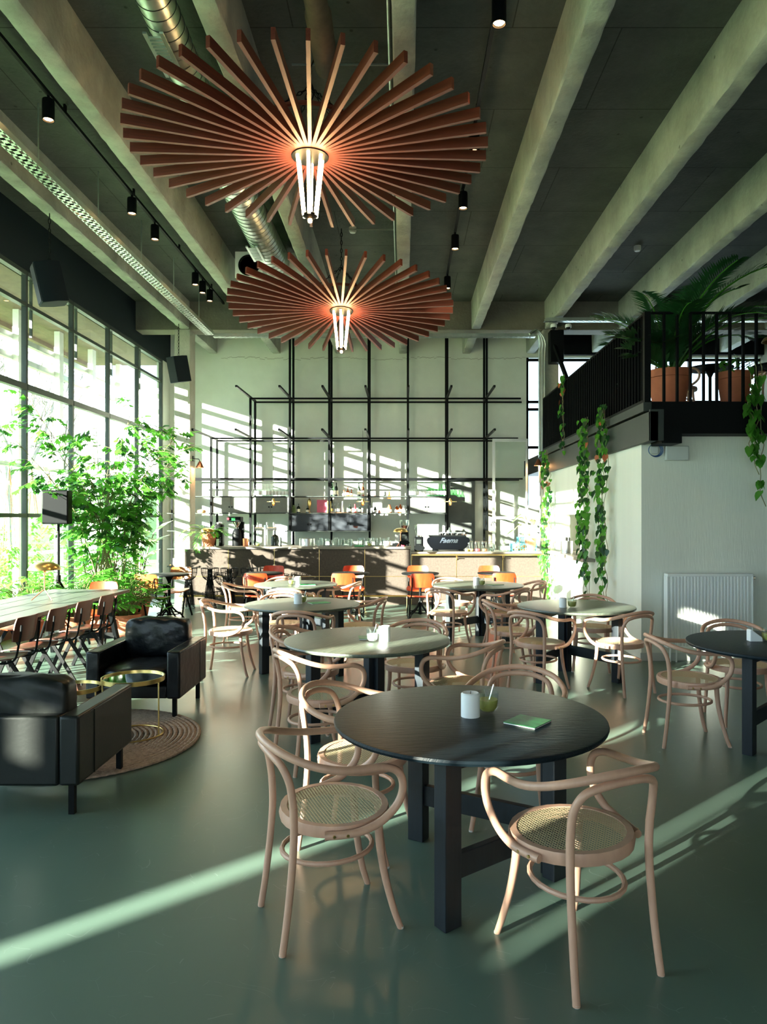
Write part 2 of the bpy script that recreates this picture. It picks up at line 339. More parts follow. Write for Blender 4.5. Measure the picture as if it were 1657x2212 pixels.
# left wall: dark band above the glazing, low sill
g = G(); g.box(XL-.12, -6.3, 5.08, XL+.06, 16.3, ZC); g.build('wall_left', 'navy'); struct(bpy.data.objects['wall_left'], 'dark navy band above the tall windows')
struct(G().box(XL-.1, -6.3, 0, XL+.04, 16.3, .14).build('baseboard_left', 'frame'))
struct(G().box(XL-.1, 15.86, 0, XL+.04, 16.35, 5.1).build('wall_left_return', 'wall'), 'short pale wall beside the last window')
MY = [15.81-1.422*k for k in range(16)]
for k in range(15):
    y1, y0 = MY[k], MY[k+1]; w_ = struct(thing('window_%d' % (k+1), 'tall steel window bay', 'window'))
    del w_['category']
    g = G()
    g.box(XL-.035, y1-.025, .14, XL+.035, y1+.025, 5.08)
    if k == 14: g.box(XL-.05, y0-.028, .14, XL+.05, y0+.028, 5.08)
    for z, h in ((3.46, .085), (1.66, .055), (4.61, .05), (.17, .06), (5.05, .06)): g.box(XL-.045, y0+.02, z-h/2, XL+.04, y1-.02, z+h/2)
    g.box(XL-.04, y0+.20, 4.2, XL, y0+.22, 5.03)
    g.build('frame', 'frame', w_)
    G().box(XL-.004, y0+.02, .17, XL+.004, y1-.02, 5.05).build('pane', 'glass', w_)
# back wall, with the mezzanine windows to the right
g = G(); g.box(-5.4, YB, 0, 2.79, YB+.2, ZC); g.box(2.79, YB, 0, 8.3, YB+.2, 1.9); g.box(3.2, YB, 1.9, 8.3, YB+.2, 3.2); g.box(2.79, YB, 5.25, 8.3, YB+.2, ZC)
g.build('wall_back', 'wall'); struct(bpy.data.objects['wall_back'], 'pale painted concrete wall behind the bar')
struct(G().box(3.12, 16.18, 5.28, 8.1, 16.29, ZC).build('trim_21', 'black'), 'black board above the mezzanine windows')
w_ = struct(thing('window_16', 'steel window at the back of the mezzanine', 'window')); del w_['category']
g = G()
for x in (2.82, 3.2, 4.3, 5.4, 6.5, 7.6): g.box(x-.03, YB+.05, 1.9 if x < 3 else 3.2, x+.03, YB+.12, 5.25)
for z in (3.22, 4.08, 4.25, 5.2): g.box(2.8, YB+.05, z-.03, 8.2, YB+.12, z+.03)
g.build('frame', 'black', w_); G().box(2.8, YB+.08, 1.9, 8.2, YB+.09, 5.25).build('pane', 'glass', w_)
# rough edge of the plaster where the beams land
r = random.Random(3); g = G(); x = -4.1
while x < 2.75:
    x2 = x+r.uniform(.04, .12); z = 5.22+math.sin(x*3)*.02+r.uniform(-.02, .02); g.bar((x, YB-.004, z), (x2, YB-.004, z+r.uniform(-.02, .02)), .012, .008); x = x2
struct(g.build('trim_3', 'column'), 'cracked plaster line below the beams')
struct(G().box(8.1, -6.4, 0, 8.3, 16.5, ZC).build('wall_right', 'cross'), 'dark wall on the far right')
# rear wall behind the camera: a row of windows
g = G(); g.box(-5.4, -6.5, 0, 8.3, -6.3, .9); g.box(-5.4, -6.5, 3.4, 8.3, -6.3, ZC)
for x0, x1 in ((-5.4, -4.6), (-2.2, -.2), (2.2, 8.3)): g.box(x0, -6.5, .9, x1, -6.3, 3.4)
struct(g.build('wall_rear', 'kwall'), 'rear wall with large windows')
# ---- kitchen block and mezzanine
KX, KY = 2.72, 8.23
g = G(); t = .15
g.box(KX, KY, 0, 8.1, KY+t, 2.555)
g.box(KX, KY+t, 0, KX+t, 11.06, 2.46); g.box(KX, 11.06, 0, KX+t, 12.4, 1.0); g.box(KX, 11.06, 1.68, KX+t, 12.4, 2.46); g.box(KX, 12.4, 0, KX+t, 13.9, 2.46)
struct(g.build('wall_kitchen', 'kwall', smooth=False), 'white rough plaster kitchen block with serving hatch')
g = G(); g.box(KX+.7, 9.4, 0, KX+.75, 13.6, 2.46); g.box(KX+.1, 13.5, 0, KX+.7, 13.55, 2.4); g.box(KX+.1, 9.35, 0, KX+.7, 9.4, 2.4)
struct(g.build('wall_hatch_back', 'kwall', smooth=False), 'pale wall seen through the serving hatch')
struct(G().box(KX-.012, KY-.012, 0, 8.1, KY, .09).build('baseboard_kitchen', 'offwhite'))
struct(G().box(KX+.02, 8.0, 2.56, 8.1, 16.3, 2.9).build('floor_mezzanine', 'black'), 'black steel edged mezzanine floor')
g = G(); g.box(KX-.05, 7.79, 2.46, KX+.04, 13.9, 2.78); g.box(KX-.05, 7.79, 2.46, KX+.1, 7.83, 2.80); g.box(KX-.07, 7.95, 2.80, KX+.02, 13.9, 2.9)
struct(g.build('trim_4', 'darkgrey', bevel=.004), 'grey steel beam along the mezzanine edge')
struct(G().box(KX+.1, 7.86, 2.44, KX+.32, 8.2, 2.62).build('trim_5', 'black'), 'black bracket under the mezzanine corner')
# railings
rl = thing('railing', 'black steel bar railing along the side of the mezzanine', 'railing', (KX, 8.05, 2.9))
G().box(-.025, 0, 1.0, .025, 5.85, 1.02).build('top_rail', 'black', rl)
G().box(-.025, 0, .02, .025, 5.85, .05).build('bottom_rail', 'black', rl)
G().box(-.035, -.035, -.08, .035, .035, 1.02).build('corner_post', 'black', rl)
me = G().box(-.025, -.006, .05, .025, .006, 1.0).build('baluster', 'black', rl, smooth=False)
me.location = (0, .11, 0)
for i in range(2, 54): dup(me, (0, .11*i, 0), parent=rl)
rl = thing('railing', 'black steel bar railing facing the room across the mezzanine front', 'railing', (KX+.045, 8.05, 2.9))
G().box(0, -.02, 1.0, 5.4, .02, 1.02).build('top_rail', 'black', rl)
G().box(0, -.02, -.02, 5.4, .02, .02).build('bottom_rail', 'black', rl)
me = G().box(-.011, -.02, .0, .011, .02, 1.0).build('baluster', 'black', rl, smooth=False); me.location = (.147, 0, 0)
for i in range(2, 37): dup(me, (.147*i, 0, 0), parent=rl)

# ================================================================ bentwood armchairs
def make_bentwood():
    t = thing('bentwood_chair', 'x', 'chair', (0,0,0), 0, 'bentwood armchairs with cane seats')
    n = 28
    ring = [(.205*math.cos(2*PI*i/n), .205*math.sin(2*PI*i/n)*1.0, .44) for i in range(n)]
    g = G(); prof = [(-.020,-.022),(.014,-.022),(.018,.0),(.012,.022),(-.014,.022),(-.02,.0)]
    vs = []; fs = []
    for i in range(n):
        a = 2*PI*i/n
        for dr, dz in prof: vs.append(((.224+dr)*math.cos(a), (.206+dr)*math.sin(a), .44+dz))
    k = len(prof)
    for i in range(n):
        for j in range(k): fs.append((i*k+j, ((i+1)%n)*k+j, ((i+1)%n)*k+(j+1)%k, i*k+(j+1)%k))
    s_ = g.add(vs, fs).build('seat_frame', 'beech', t)
    c = G()
    vs = [(0,0,.456)]; fs = []
    for q, rr in enumerate((.06,.12,.165,.19)):
        for i in range(n): a = 2*PI*i/n; vs.append((1.10*rr*math.cos(a), 1.02*rr*math.sin(a), .456+.004*(rr/.19)**2))
    for i in range(n): fs.append((0, 1+i, 1+(i+1)%n))
    for q in range(3):
        for i in range(n): fs.append((1+q*n+i, 1+(q+1)*n+i, 1+(q+1)*n+(i+1)%n, 1+q*n+(i+1)%n))
    c.add(vs, fs).build('cane_seat', 'cane', t)
    # arm and top rail in one bent piece
    half = [(.228,-.11,.435),(.246,-.04,.436),(.255,.03,.442),(.255,.11,.468),(.256,.175,.525),(.259,.195,.59),(.262,.175,.648),(.264,.115,.676),(.268,.03,.680),(.267,-.06,.686),(.245,-.15,.705),(.19,-.235,.735),(.10,-.285,.757),(0,-.302,.765)]
    pts = half+[(-x,y,z) for x,y,z in reversed(half[:-1])]
    G().tube(spline(pts, 5), .0158, 10).build('arm_rail', 'beech', t)
    for s in (-1, 1):
        for y in (-.08, -.03): G().cyl((s*(.245 if y < -.05 else .255), y, .4365), (s*(.256 if y < -.05 else .265), y, .4365), .006, 8).build('screw', 'brass', t)
    # rear legs rising into the inner back hoop
    half = [(.190,-.262,.0),(.184,-.240,.15),(.180,-.222,.32),(.178,-.215,.44),(.180,-.218,.54),(.180,-.232,.63),(.158,-.256,.692),(.11,-.276,.717),(.05,-.289,.728),(0,-.292,.730)]
    def path(sg): return [(sg*x,y,z) for x,y,z in half]
    pl = path(-1)[4:]+list(reversed(path(1)[4:]))[1:]
    sp = spline(pl, 5); G().tube(sp, .0150, 10).build('inner_hoop', 'beech', t)
    for sg in (-1, 1):
        p = spline(path(sg)[:5], 5); l = G().tube(p, lerpl((.0135, .0155), len(p)), 10).build('leg', 'beech', t)
        G().cyl((sg*.190,-.262,0), (sg*.190,-.262,.008), .0125, 10).build('glide', 'rubber', l)
        p = spline([(sg*.190,.215,.0),(sg*.180,.188,.08),(sg*.163,.160,.20),(sg*.152,.142,.32),(sg*.150,.135,.43)], 5)
        l = G().tube(p, lerpl((.0125, .0175), len(p)), 10).build('leg', 'beech', t)
        G().cyl((sg*.190,.215,0), (sg*.190,.215,.008), .012, 10).build('glide', 'rubber', l)
    st = [(.165*math.cos(2*PI*i/24), .165*math.sin(2*PI*i/24)*1.12-.03, .295) for i in range(24)]
    G().tube(st, .0105, 8, closed=True).build('stretcher_ring', 'beech', t)
    return t
bw = make_bentwood(); first = [True]
def bentwood(x, y, deg, label):
    if first[0]: o = bw; first[0] = False
    else: o = dup(bw)
    o.location = (x, y, 0); o.rotation_euler = (0,0,math.radians(deg)); o['label'] = label
    return o
def round_table(x, y, R, base, label, top='tabletop', ang=0):
    t = thing('round_table', label, 'table', (x,y,0), 0, 'round dining tables')
    n = 72; rr = random.Random(int(x*100)); prof = [(.0,.722),(R-.02,.722),(R-.004,.728),(R,.738),(R-.003,.748),(R-.012,.75),(0,.75)]
    o = G().lathe(prof, n).build('tabletop', top, t); o.rotation_euler = (0,0,ang)
    hx, hy = base[0]; hx -= x; hy -= y
    for k, (bx, by) in enumerate(base[1:]):
        bx -= x; by -= y; d = Vector((bx-hx, by-hy, 0)); L = d.length; d.normalize(); pr = Vector((-d.y, d.x, 0))*(1 if k else -1)
        a = Vector((hx,hy,0))+d*.04; b = Vector((bx,by,0))
        g = G().bar(a, a+Vector((0,0,.722)), .085, .07, up=tuple(pr)); g.build('leg', 'tablewood', t, bevel=.003)
        g = G().bar(b, b+Vector((0,0,.722)), .085, .07, up=tuple(pr)); g.build('leg', 'tablewood', t, bevel=.003)
        G().bar(a+Vector((0,0,.23)), b+Vector((0,0,.23)), .035, .10).build('stretcher', 'tablewood', t, bevel=.003)
        G().bar(a+Vector((0,0,.67)), b+Vector((0,0,.67)), .035, .10).build('top_rail', 'tablewood', t, bevel=.003)
        G().tube([b+Vector((0,0,.70))-d*.05+pr*.045, b+Vector((0,0,.66))-d*.05+pr*.05, b+Vector((0,0,.645))-d*.04+pr*.045], .003, 6).build('latch_hook', 'steel', t)
    return t
T = [((.296,3.206), .6, [(.72,3.3),(.18,2.88),(.08,3.67)], 'large dark round table nearest the camera with green menu, candle and sauce glass', 'tabletop', .1),
 ((-.256,5.24), .6, [(-.22,5.62),(-.65,5.24),(.14,5.22)], 'worn grey-green round table second from the camera, crossed by a band of light', 'tabletop_pale', 1.2),
 ((-1.03,7.40), .588, [(-1.04,7.9),(-1.45,7.55),(-.66,7.45)], 'round grey table in the middle left with a green menu lying on it', 'tabletop_pale', .4),
 ((-1.42,9.6), .55, [(-1.38,9.95),(-1.78,9.6),(-1.02,9.55)], 'farthest left round table, just in front of the bar', 'tabletop_pale', 0),
 ((1.73,7.22), .58, [(1.72,7.72),(1.36,7.12),(2.12,7.14)], 'round table in front of the hanging vines, holding white candle and small glass', 'tabletop_pale', .8),
 ((.99,9.5), .60, [(1.08,10.0),(.62,9.5),(1.36,9.5)], 'farthest right round table, behind the vine-side table and facing the counter', 'tabletop_pale', .3),
 ((2.62,5.05), .60, [(2.8,5.4),(2.39,4.98),(3.1,4.9)], 'dark round table cut off by the right edge of the picture', 'tabletop', .6)]
for (x,y), R, base, lb, tp, an in T: round_table(x, y, R, base, lb, tp, an)
CH = [(.635,2.725,26,'front right bentwood armchair turned away from the camera, sunlit cane seat'),
 (-.28,2.96,-67,'front left bentwood armchair side-on beside the nearest table'),
 (-.20,3.62,-112,'bentwood armchair behind the front left one, tucked under the nearest dark table'),
 (.60,3.90,163,'bentwood armchair facing the camera from behind the nearest dark table'),
 (-.55,4.83,-59,'bentwood armchair with a glowing sunlit back rail, near left of the second table'),
 (-.72,5.62,-104,'bentwood armchair half hidden behind the sunlit-railed one, left of the second table'),
 (.08,5.82,164,'bentwood armchair facing the camera behind the worn grey-green second table'),
 (.41,5.12,66,'bentwood armchair with dark tan seat, right of the second table and facing left'),
 (-1.80,7.56,-90,'bentwood armchair standing alone at the left end of the middle left table'),
 (-1.34,8.06,188,'bentwood armchair behind the middle left table, seat showing between table legs'),
 (-.96,6.92,-8,'bentwood armchair with its back to the camera between the second and third tables'),
 (-.48,7.88,78,'bentwood armchair at the right end of the middle left table'),
 (-2.08,9.55,-84,'bentwood armchair at the left end of the farthest left table'),
 (-1.70,10.2,184,'bentwood armchair facing the camera behind the farthest left table'),
 (-1.40,9.0,-8,'bentwood armchair with its back to the camera in front of the farthest left table'),
 (-.86,9.75,72,'bentwood armchair at the right end of the farthest left table'),
 (1.14,7.55,-84,'bentwood armchair at the left end of the vine-side table, its back toward the middle aisle'),
 (1.30,6.84,-42,'bentwood armchair in front of the vine-side table with its back to the camera'),
 (2.05,6.84,28,'bentwood armchair with bright white sunlit seat, right front of the vine-side table'),
 (2.03,7.78,165,'bentwood armchair against the white wall behind the vine-side table'),
 (.58,9.02,-32,'bentwood armchair at the front left of the farthest right table'),
 (.70,10.05,196,'bentwood armchair facing the camera behind the farthest right table'),
 (1.27,9.0,48,'bentwood armchair at the right front of the farthest right table'),
 (1.62,9.72,108,'bentwood armchair at the right end of the farthest right table, by the vines'),
 (2.10,5.30,-88,'bentwood armchair with a sun-bleached rear leg, left of the right edge table'),
 (2.70,5.78,176,'bentwood armchair in front of the radiator behind the right edge table')]
for c in CH: bentwood(*c)

# ================================================================ outside
struct(G().box(-70, -60, -.35, -5.5, 110, -.12).build('ground', 'grass'), 'lawn outside the windows')
g = G(); g.box(-7.1, -6.3, 5.06, -5.43, 16.3, 5.22); g.box(-7.1, -6.3, 4.98, -6.98, 16.3, 5.3)
struct(g.build('trim_6', 'brownduct'), 'concrete canopy above the outside of the windows')
g = G()
for z in (4.62, 4.28): g.box(-6.5, 3.5, z-.045, -6.41, 16.3, z+.045)
for z in (1.0, 2.2): g.box(-6.5, 7, z-.03, -6.44, 16.3, z+.03)
struct(g.build('trim_7', 'frame_light'), 'pale rails in front of the windows outside')
for k in range(9):
    struct(G().box(-6.42, 6.2+1.42*k, -.12, -6.32, 6.36+1.42*k, 5.06).build('trim_%d' % (8+k), 'white'))
BLOCKERS = [(-13.5,-7.60,0),(-7.12,-6.02,0),(-5.58,-4.95,0),(-3.90,-1.35,0)]  # unseen panels added to block the sun; gaps leave streaks on the floor
for i, (a, b, z) in enumerate(BLOCKERS):
    tag(G().box(-11.3, a, -.12, -11.0, b, 7.6).build('sun_blocker', 'blocker'), 'tall unseen panel added outside to block sun, number %s from the lawn end' % ['four','three','two','one'][i], 'wall', 'added sun blockers')
tag(G().box(-11.28, -7.60, 4.35, -11.02, -7.12, 7.6).build('sun_blocker', 'blocker'), 'short added infill panel high between the two sun blockers farthest from the lawn', 'wall', 'added sun blockers')
tag(G().box(-11.28, -7.60, -.12, -11.02, -7.12, 3.4).build('sun_blocker', 'blocker'), 'low added infill panel between the two sun blockers farthest from the lawn', 'wall', 'added sun blockers')
tag(G().box(-11.28, -6.02, 4.0, -11.02, -5.58, 7.6).build('sun_blocker', 'blocker'), 'short added infill panel high in the middle sun blocker gap', 'wall', 'added sun blockers')
for a, b, z0, z1, lb in ((-4.95,-3.90,4.9,7.6,'short added infill panel high in the sun blocker gap nearest the lawn'),(-4.40,-3.90,3.75,4.9,'narrow added infill panel right in the sun blocker gap nearest the lawn'),
 (-4.95,-3.90,3.36,3.75,'added cross panel halfway up the sun blocker gap nearest the lawn'),(-4.95,-4.24,3.0,3.36,'thin added infill strip in the sun blocker gap nearest the lawn'),(-4.95,-3.90,-.12,3.0,'low added infill panel in the sun blocker gap nearest the lawn')):
    tag(G().box(-11.28, a, z0, -11.02, b, z1).build('sun_blocker', 'blocker'), lb, 'wall', 'added sun blockers')
tag(G().box(-11.2, -7.39, 3.4, -11.1, -7.33, 4.35).build('sun_blocker_bar', 'blocker'), 'thin added upright bar in the gap between the two sun blockers farthest from the lawn', 'bar')
def bare_tree(x, y, h, seed, label):
    r = random.Random(seed); t = thing('bare_tree', label, 'tree', (x, y, -.12), 0, 'bare trees outside'); g = G(); g2 = G()
    def br(p, d, L, rad, lv):
        k = 4; pts = [p.copy()]; q = p.copy(); dd = d.copy()
        for i in range(k):
            dd = (dd+Vector((r.uniform(-.14,.14), r.uniform(-.14,.14), r.uniform(-.02,.14)))).normalized(); q = q+dd*L/k; pts.append(q.copy())
        (g if lv < 2 else g2).tube(pts, lerpl((rad, rad*.55), len(pts)), 6 if lv < 2 else 3, cap=False)
        if lv >= 5: return
        for i in range(3 if lv else 4):
            a = r.uniform(.3, .75); s = pts[r.randint(2, 4)]; az = r.uniform(0, 2*PI)
            side = Vector((math.cos(az), math.sin(az), .15)).normalized(); br(s, (dd*math.cos(a)+side*math.sin(a)).normalized(), L*r.uniform(.55,.8), rad*.55, lv+1)
    br(Vector((0,0,0)), Vector((0,0,1)), h*.34, h*.016, 0)
    g.build('trunk', 'bark', t); g2.build('twigs', 'bark', t); return t
bare_tree(-13.0, 24.0, 11, 3, 'bare winter tree outside, seen through the second pane from the left edge')
bare_tree(-11.2, 17.5, 9, 5, 'bare winter tree outside, at the very left edge pane')
bare_tree(-16.5, 34.0, 12, 9, 'slender bare winter tree farther off across the lawn')
def leafblob(g, c, R, n, L, r, mats=1):
    for i in range(n):
        a, b = r.uniform(0, 2*PI), math.acos(r.uniform(-1, 1)); q = r.uniform(.5, 1)
        p = Vector((c[0]+R[0]*q*math.sin(b)*math.cos(a), c[1]+R[1]*q*math.sin(b)*math.sin(a), c[2]+R[2]*q*math.cos(b)))
        leaf(g, p, Vector((r.uniform(-1,1), r.uniform(-1,1), r.uniform(-.6,.6))), L*r.uniform(.6,1.3), L*.45, r)
def leaf(g, p, d, L, W, r, kind='lance'):
    d = Vector(d).normalized(); u = Vector((0,0,1)); s = d.cross(u)
    s = s.normalized() if s.length > .05 else Vector((1,0,0)); n = s.cross(d)
    if kind == 'lance':
        pts = [(0,0,0),(.3,.5,.0),(.65,.42,-.02),(1,0,-.14),(.65,-.42,-.02),(.3,-.5,0),(.5,0,.06)]
        fs = [(0,6,1),(1,6,2),(2,6,3),(3,6,4),(4,6,5),(5,6,0)]
    elif kind == 'heart':
        pts = [(0,0,0),(-.12,.32,0),(.15,.54,.0),(.5,.42,-.04),(1,0,-.2),(.5,-.42,-.04),(.15,-.54,0),(-.12,-.32,0),(.4,0,-.1)]
        fs = [(0,8,1),(1,8,2),(2,8,3),(3,8,4),(4,8,5),(5,8,6),(6,8,7),(7,8,0)]
    elif kind == 'fish':
        pts = [(0,0,0),(.55,.34,.02),(.80,.58,-.05),(.78,.30,0),(1.02,.20,-.1),(.86,0,-.04),(1.05,-.22,-.12),(.75,-.30,0),(.72,-.5,-.05),(.4,-.24,.02)]
        fs = [(0,5,3,1),(1,3,2),(3,5,4),(0,9,7,5),(5,7,6),(7,9,8)]
    elif kind == 'split':                       # deeply lobed
        pts = [(0,0,0)]; fs = []
        for i in range(9):
            a = (-1+2*i/8)*2.2; rr = 1-.25*abs(a)/2.2
            pts += [(.35+rr*.65*math.cos(a-.13), rr*.75*math.sin(a-.13), -.1), (.35+rr*.72*math.cos(a), rr*.8*math.sin(a), -.16), (.35+rr*.65*math.cos(a+.13), rr*.75*math.sin(a+.13), -.1)]
            k = len(pts); fs += [(0,k-3,k-2),(0,k-2,k-1)]
        W = L*.9
    g.add([p+d*(a*L)+s*(b*W*(1 if kind == 'lance' else 1))+n*(c*L) for a, b, c in pts], fs)
def frond(gl, gs, p, az, L, el, droop, n, ll, r, lw=.02, fold=.5):
    d = Vector((math.cos(az)*math.cos(el), math.sin(az)*math.cos(el), math.sin(el))); pts = [Vector(p)]; k = 12; e = el
    for i in range(k):
        e = el-droop*((i+1)/k)**1.3; d = Vector((math.cos(az)*math.cos(e), math.sin(az)*math.cos(e), math.sin(e))); pts.append(pts[-1]+d*L/k)
    gs.tube(pts, lerpl((.012*L, .003*L), k+1), 5, cap=False)
    for i in range(n):
        t = .18+.82*i/(n-1); f = t*k; a = min(int(f), k-1); q = pts[a].lerp(pts[a+1], f-a); dd = (pts[a+1]-pts[a]).normalized()
        sd = dd.cross(Vector((0,0,1))); sd = sd.normalized() if sd.length > .1 else Vector((math.sin(az), -math.cos(az), 0)); up = sd.cross(dd)
        l = ll*math.sin(PI*min(1, .12+.88*t)*.93)**.6*r.uniform(.85, 1.1)
        for s in (-1, 1):
            v = (dd*.75+sd*s*.85+up*fold*.4+Vector((0,0,-.12))).normalized(); wv = v.cross(up).normalized()*lw; tip = q+v*l+Vector((0,0,-l*.16))
            gl.add([q, q+v*l*.45+wv, tip, q+v*l*.45-wv], [(0,1,2,3)])
# climbing greenery and rope planters just outside the glass
PL = [(-5.75, 10.55, 2.38, 1.05), (-5.75, 11.2, 2.38, 1.5), (-5.75, 11.75, 2.38, 1.45), (-5.75, 10.15, 2.38, .45)]
for i, (x, y, zt, zb) in enumerate(PL):
    r = random.Random(40+i); t = thing('hanging_planter', ['tan rope hanging planter outside the leftmost pane', 'tan rope hanging planter with long trailing greenery outside, left of the black speaker', 'tan rope hanging planter outside, directly behind the black stand speaker', 'low tan rope hanging planter outside by the lawn, lowest in the leftmost pane'][i], 'planter', (x, y, 0), 0, 'rope planters outside')
    g = G()
    for k in range(4):
        a = k*PI/2; g.tube([(0,0,zt),(.03*math.cos(a),.03*math.sin(a),zt-.25),(.10*math.cos(a),.10*math.sin(a),zb+.12),(.0,0,zb-.05)], .006, 5)
    g.build('rope', 'rope', t)
    G().lathe([(.05,0),(.09,.04),(.10,.13),(.085,.13),(.08,.11),(0,.11)], 14, (0,0,zb)).build('pot', 'white', t)
    g = G()
    for k in range(90):
        a = r.uniform(0, 2*PI); h = r.uniform(0, 1)**1.3*(.75 if i == 1 else .3); leaf(g, Vector((.1*math.cos(a), .1*math.sin(a), zb+.16-h)), (math.cos(a), math.sin(a), -.8), .07, .04, r)
    g.build('foliage', 'leaf_light', t)
for i, (x, y, s) in enumerate(((-9.5, 19.5, .9), (-12.5, 22.5, 1.2), (-8.2, 15.2, .7))):
    r = random.Random(60+i); g = G(); leafblob(g, (0,0,s*.6), (s, s, s*.7), 500, .16, r)
    o = g.build('garden_shrub', 'leaf_light', loc=(x, y, -.12)); tag(o, ['pale green shrub on the lawn behind the rope planters', 'large pale shrub far across the lawn', 'small pale shrub close outside the leftmost pane'][i], 'shrub')
tag(G().box(-11.28, -4.95, 3.45, -11.02, -4.40, 3.75).build('sun_blocker', 'blocker'), 'narrow added cross panel halfway up the sun blocker gap nearest the lawn', 'wall', 'added sun blockers')  # more added infill closing part of the sun gap
tag(G().box(-11.28, -4.95, -.12, -11.02, -4.40, 3.0).build('sun_blocker', 'blocker'), 'low added infill panel in the sun blocker gap nearest the lawn', 'wall', 'added sun blockers')
tag(G().box(-5.8, 7, 2.38, -5.70, 16.3, 2.44).build('hanging_rail', 'frame_light'), 'thin pale rail outside that the rope planters hang from', 'rail')
t = thing('evergreen_tree', 'small round-headed evergreen tree on the lawn close to the windows', 'tree', (-9, 9.1, -.12)); g = G(); g.tube([(0,0,0),(.03,0,1.8),(0,.05,3.4)], [.06,.05,.04], 8); g.build('trunk', 'bark', t)
g = G(); leafblob(g, (0,0,3.85), (.8, 1.05, .55), 900, .14, random.Random(77)); g.build('foliage', 'leaf_dark', t)
o = G().box(-22, 30, -.12, -8, 30.6, 2.6).build('boundary_hedge', 'leaf_dark'); tag(o, 'long dark clipped hedge at the far end of the lawn', 'hedge')

# ================================================================ chandeliers
def chandelier(x, y, z, tilt, label):
    t = thing('starburst_chandelier', label, 'chandelier', (x, y, z), 0, 'starburst chandeliers of reddish wooden slats')
    rg = thing('slat_ring', '', '', (0,0,0)); del rg['label']; del rg['category']; rg.parent = t; rg.rotation_euler = (tilt, 0, 0); rg.name = 'slat_wheel'
    s0 = G().box(.16, -.0165, -.02, 1.64, .0165, .068).build('slat', 'slat', rg, smooth=False)
    n = 42
    for i in range(1, n):
        c = s0.copy(); COL.objects.link(c); c.parent = rg; c.rotation_euler = (0, 0, 2*PI*(i+.3)/n)
    s0.rotation_euler = (0,0,2*PI*.3/n)
    G().lathe([(.165,-.03),(.17,-.03),(.17,.09),(.12,.10),(.12,.0),(.165,0)], 32).build('hub_ring', 'black', rg)
    G().lathe([(0,.03),(.15,.03),(.15,.05),(0,.05)], 24).build('hub_plate', 'black', t)
    g = G()
    for k in range(3):
        a = 2*PI*k/3+.5; g.bar((0,0,0), (.14*math.cos(a), .14*math.sin(a), .02), .02, .05)
    g.build('spider_bracket', 'black', t)
    G().cyl((0,0,.03), (0,0,-.56), .012, 8).build('centre_rod', 'black', t)
    G().lathe([(0,-.60),(.03,-.60),(.07,-.575),(.07,-.56),(0,-.56)], 16).build('lower_disc', 'black', t)
    G().lathe([(0,-.64),(.018,-.632),(.022,-.615),(.018,-.60),(0,-.60)], 12).build('finial', 'spotglow', t)
    for k in range(6):
        a = 2*PI*(k+.5)/6; G().tube([(.125*math.cos(a), .125*math.sin(a), -.03), (.062*math.cos(a), .062*math.sin(a), -.575)], .0155, 10).build('light_tube', 'tube', t)
    G().tube([(.42*math.cos(2*PI*i/32), .42*math.sin(2*PI*i/32), .24) for i in range(32)], .022, 6, closed=True).build('hanging_hoop', 'slat', t)
    H = ZC-z
    def chain(a, b):
        g = G(); a = Vector(a); b = Vector(b); L = (b-a).length; n = int(L/.055); d = (b-a).normalized()
        for i in range(n):
            c = a+d*(i+.5)*L/n; q = d.to_track_quat('Z', 'Y').to_matrix(); off = (PI/2)*(i % 2)
            ring = [c+q @ Vector((.014*math.cos(w)*math.cos(off), .014*math.cos(w)*math.sin(off), .036*math.sin(w))) for w in [2*PI*j/8 for j in range(8)]]
            g.tube(ring, .005, 4, closed=True)
        return g
    for k in range(4):
        a = PI/2*k+.6; chain((.42*math.cos(a), .42*math.sin(a), .26), (0, 0, .62)).build('chain', 'black', t)
        G().tube([(.42*math.cos(a), .42*math.sin(a), .24), (.40*math.cos(a), .40*math.sin(a), .08)], .006, 5).build('hanger', 'black', t)
    chain((0,0,.60), (0,0,H)).build('chain', 'black', t)
    l = bpy.data.lights.new('chandelier_light', 'POINT'); l.energy = 16; l.color = (1, .62, .28); l.shadow_soft_size = .1
    o = bpy.data.objects.new('glow', l); COL.objects.link(o); o.parent = t; o.location = (0,0,-.33)
    return t
chandelier(-.86, 6.7, 5.0, 0, 'nearer starburst chandelier, the larger one high over the middle of the room')
chandelier(-.90, 10.6, 4.68, math.radians(-8), 'farther starburst chandelier, hanging in front of the bar wall')

# ================================================================ ceiling fittings
def ztr(px, py, Z): d = Z*F/(CY-py); return Vector(((px-CX)/F*d, d, EYE+Z))
for nm, x, y0, y1, lb in (('left', -3.47, -5, 14.0, 'long thin black lighting track on the left of the ceiling'), ('right', .76, -5, 14.0, 'long thin black lighting track right of the ceiling centre')):
    t = thing('lighting_track', lb, 'lighting track', (x, 0, 5.78)); G().box(-.018, y0, -.018, .018, y1, .018).build('rail', 'black', t)
    g = G(); 
    for k in range(10): g.box(-.01, y0+1+k*1.9, .018, .01, y0+1.04+k*1.9, .09)
    g.build('bracket', 'black', t)
SP = [(103,240,0,'nearest spotlight on the left track'),(289,447,0,'second nearest spotlight on the left track'),(333,504,0,'third spotlight along the left track'),(422,604,0,'fourth spotlight along the left track'),(445,622,0,'unlit spotlight near the far end of the left track'),(460,640,0,'last spotlight at the far end of the left track'),
 (1076,28,1,'nearest spotlight on the right track, at the very top of the picture'),(1018,310,1,'spotlight on the right track glowing behind the slat tips of the nearer chandelier'),(1000,435,1,'spotlight on the right track just below the nearer chandelier'),(978,525,1,'spotlight on the right track between the two chandeliers'),(962,612,1,'spotlight on the right track behind the slat tips of the farther chandelier')]
sp0 = None
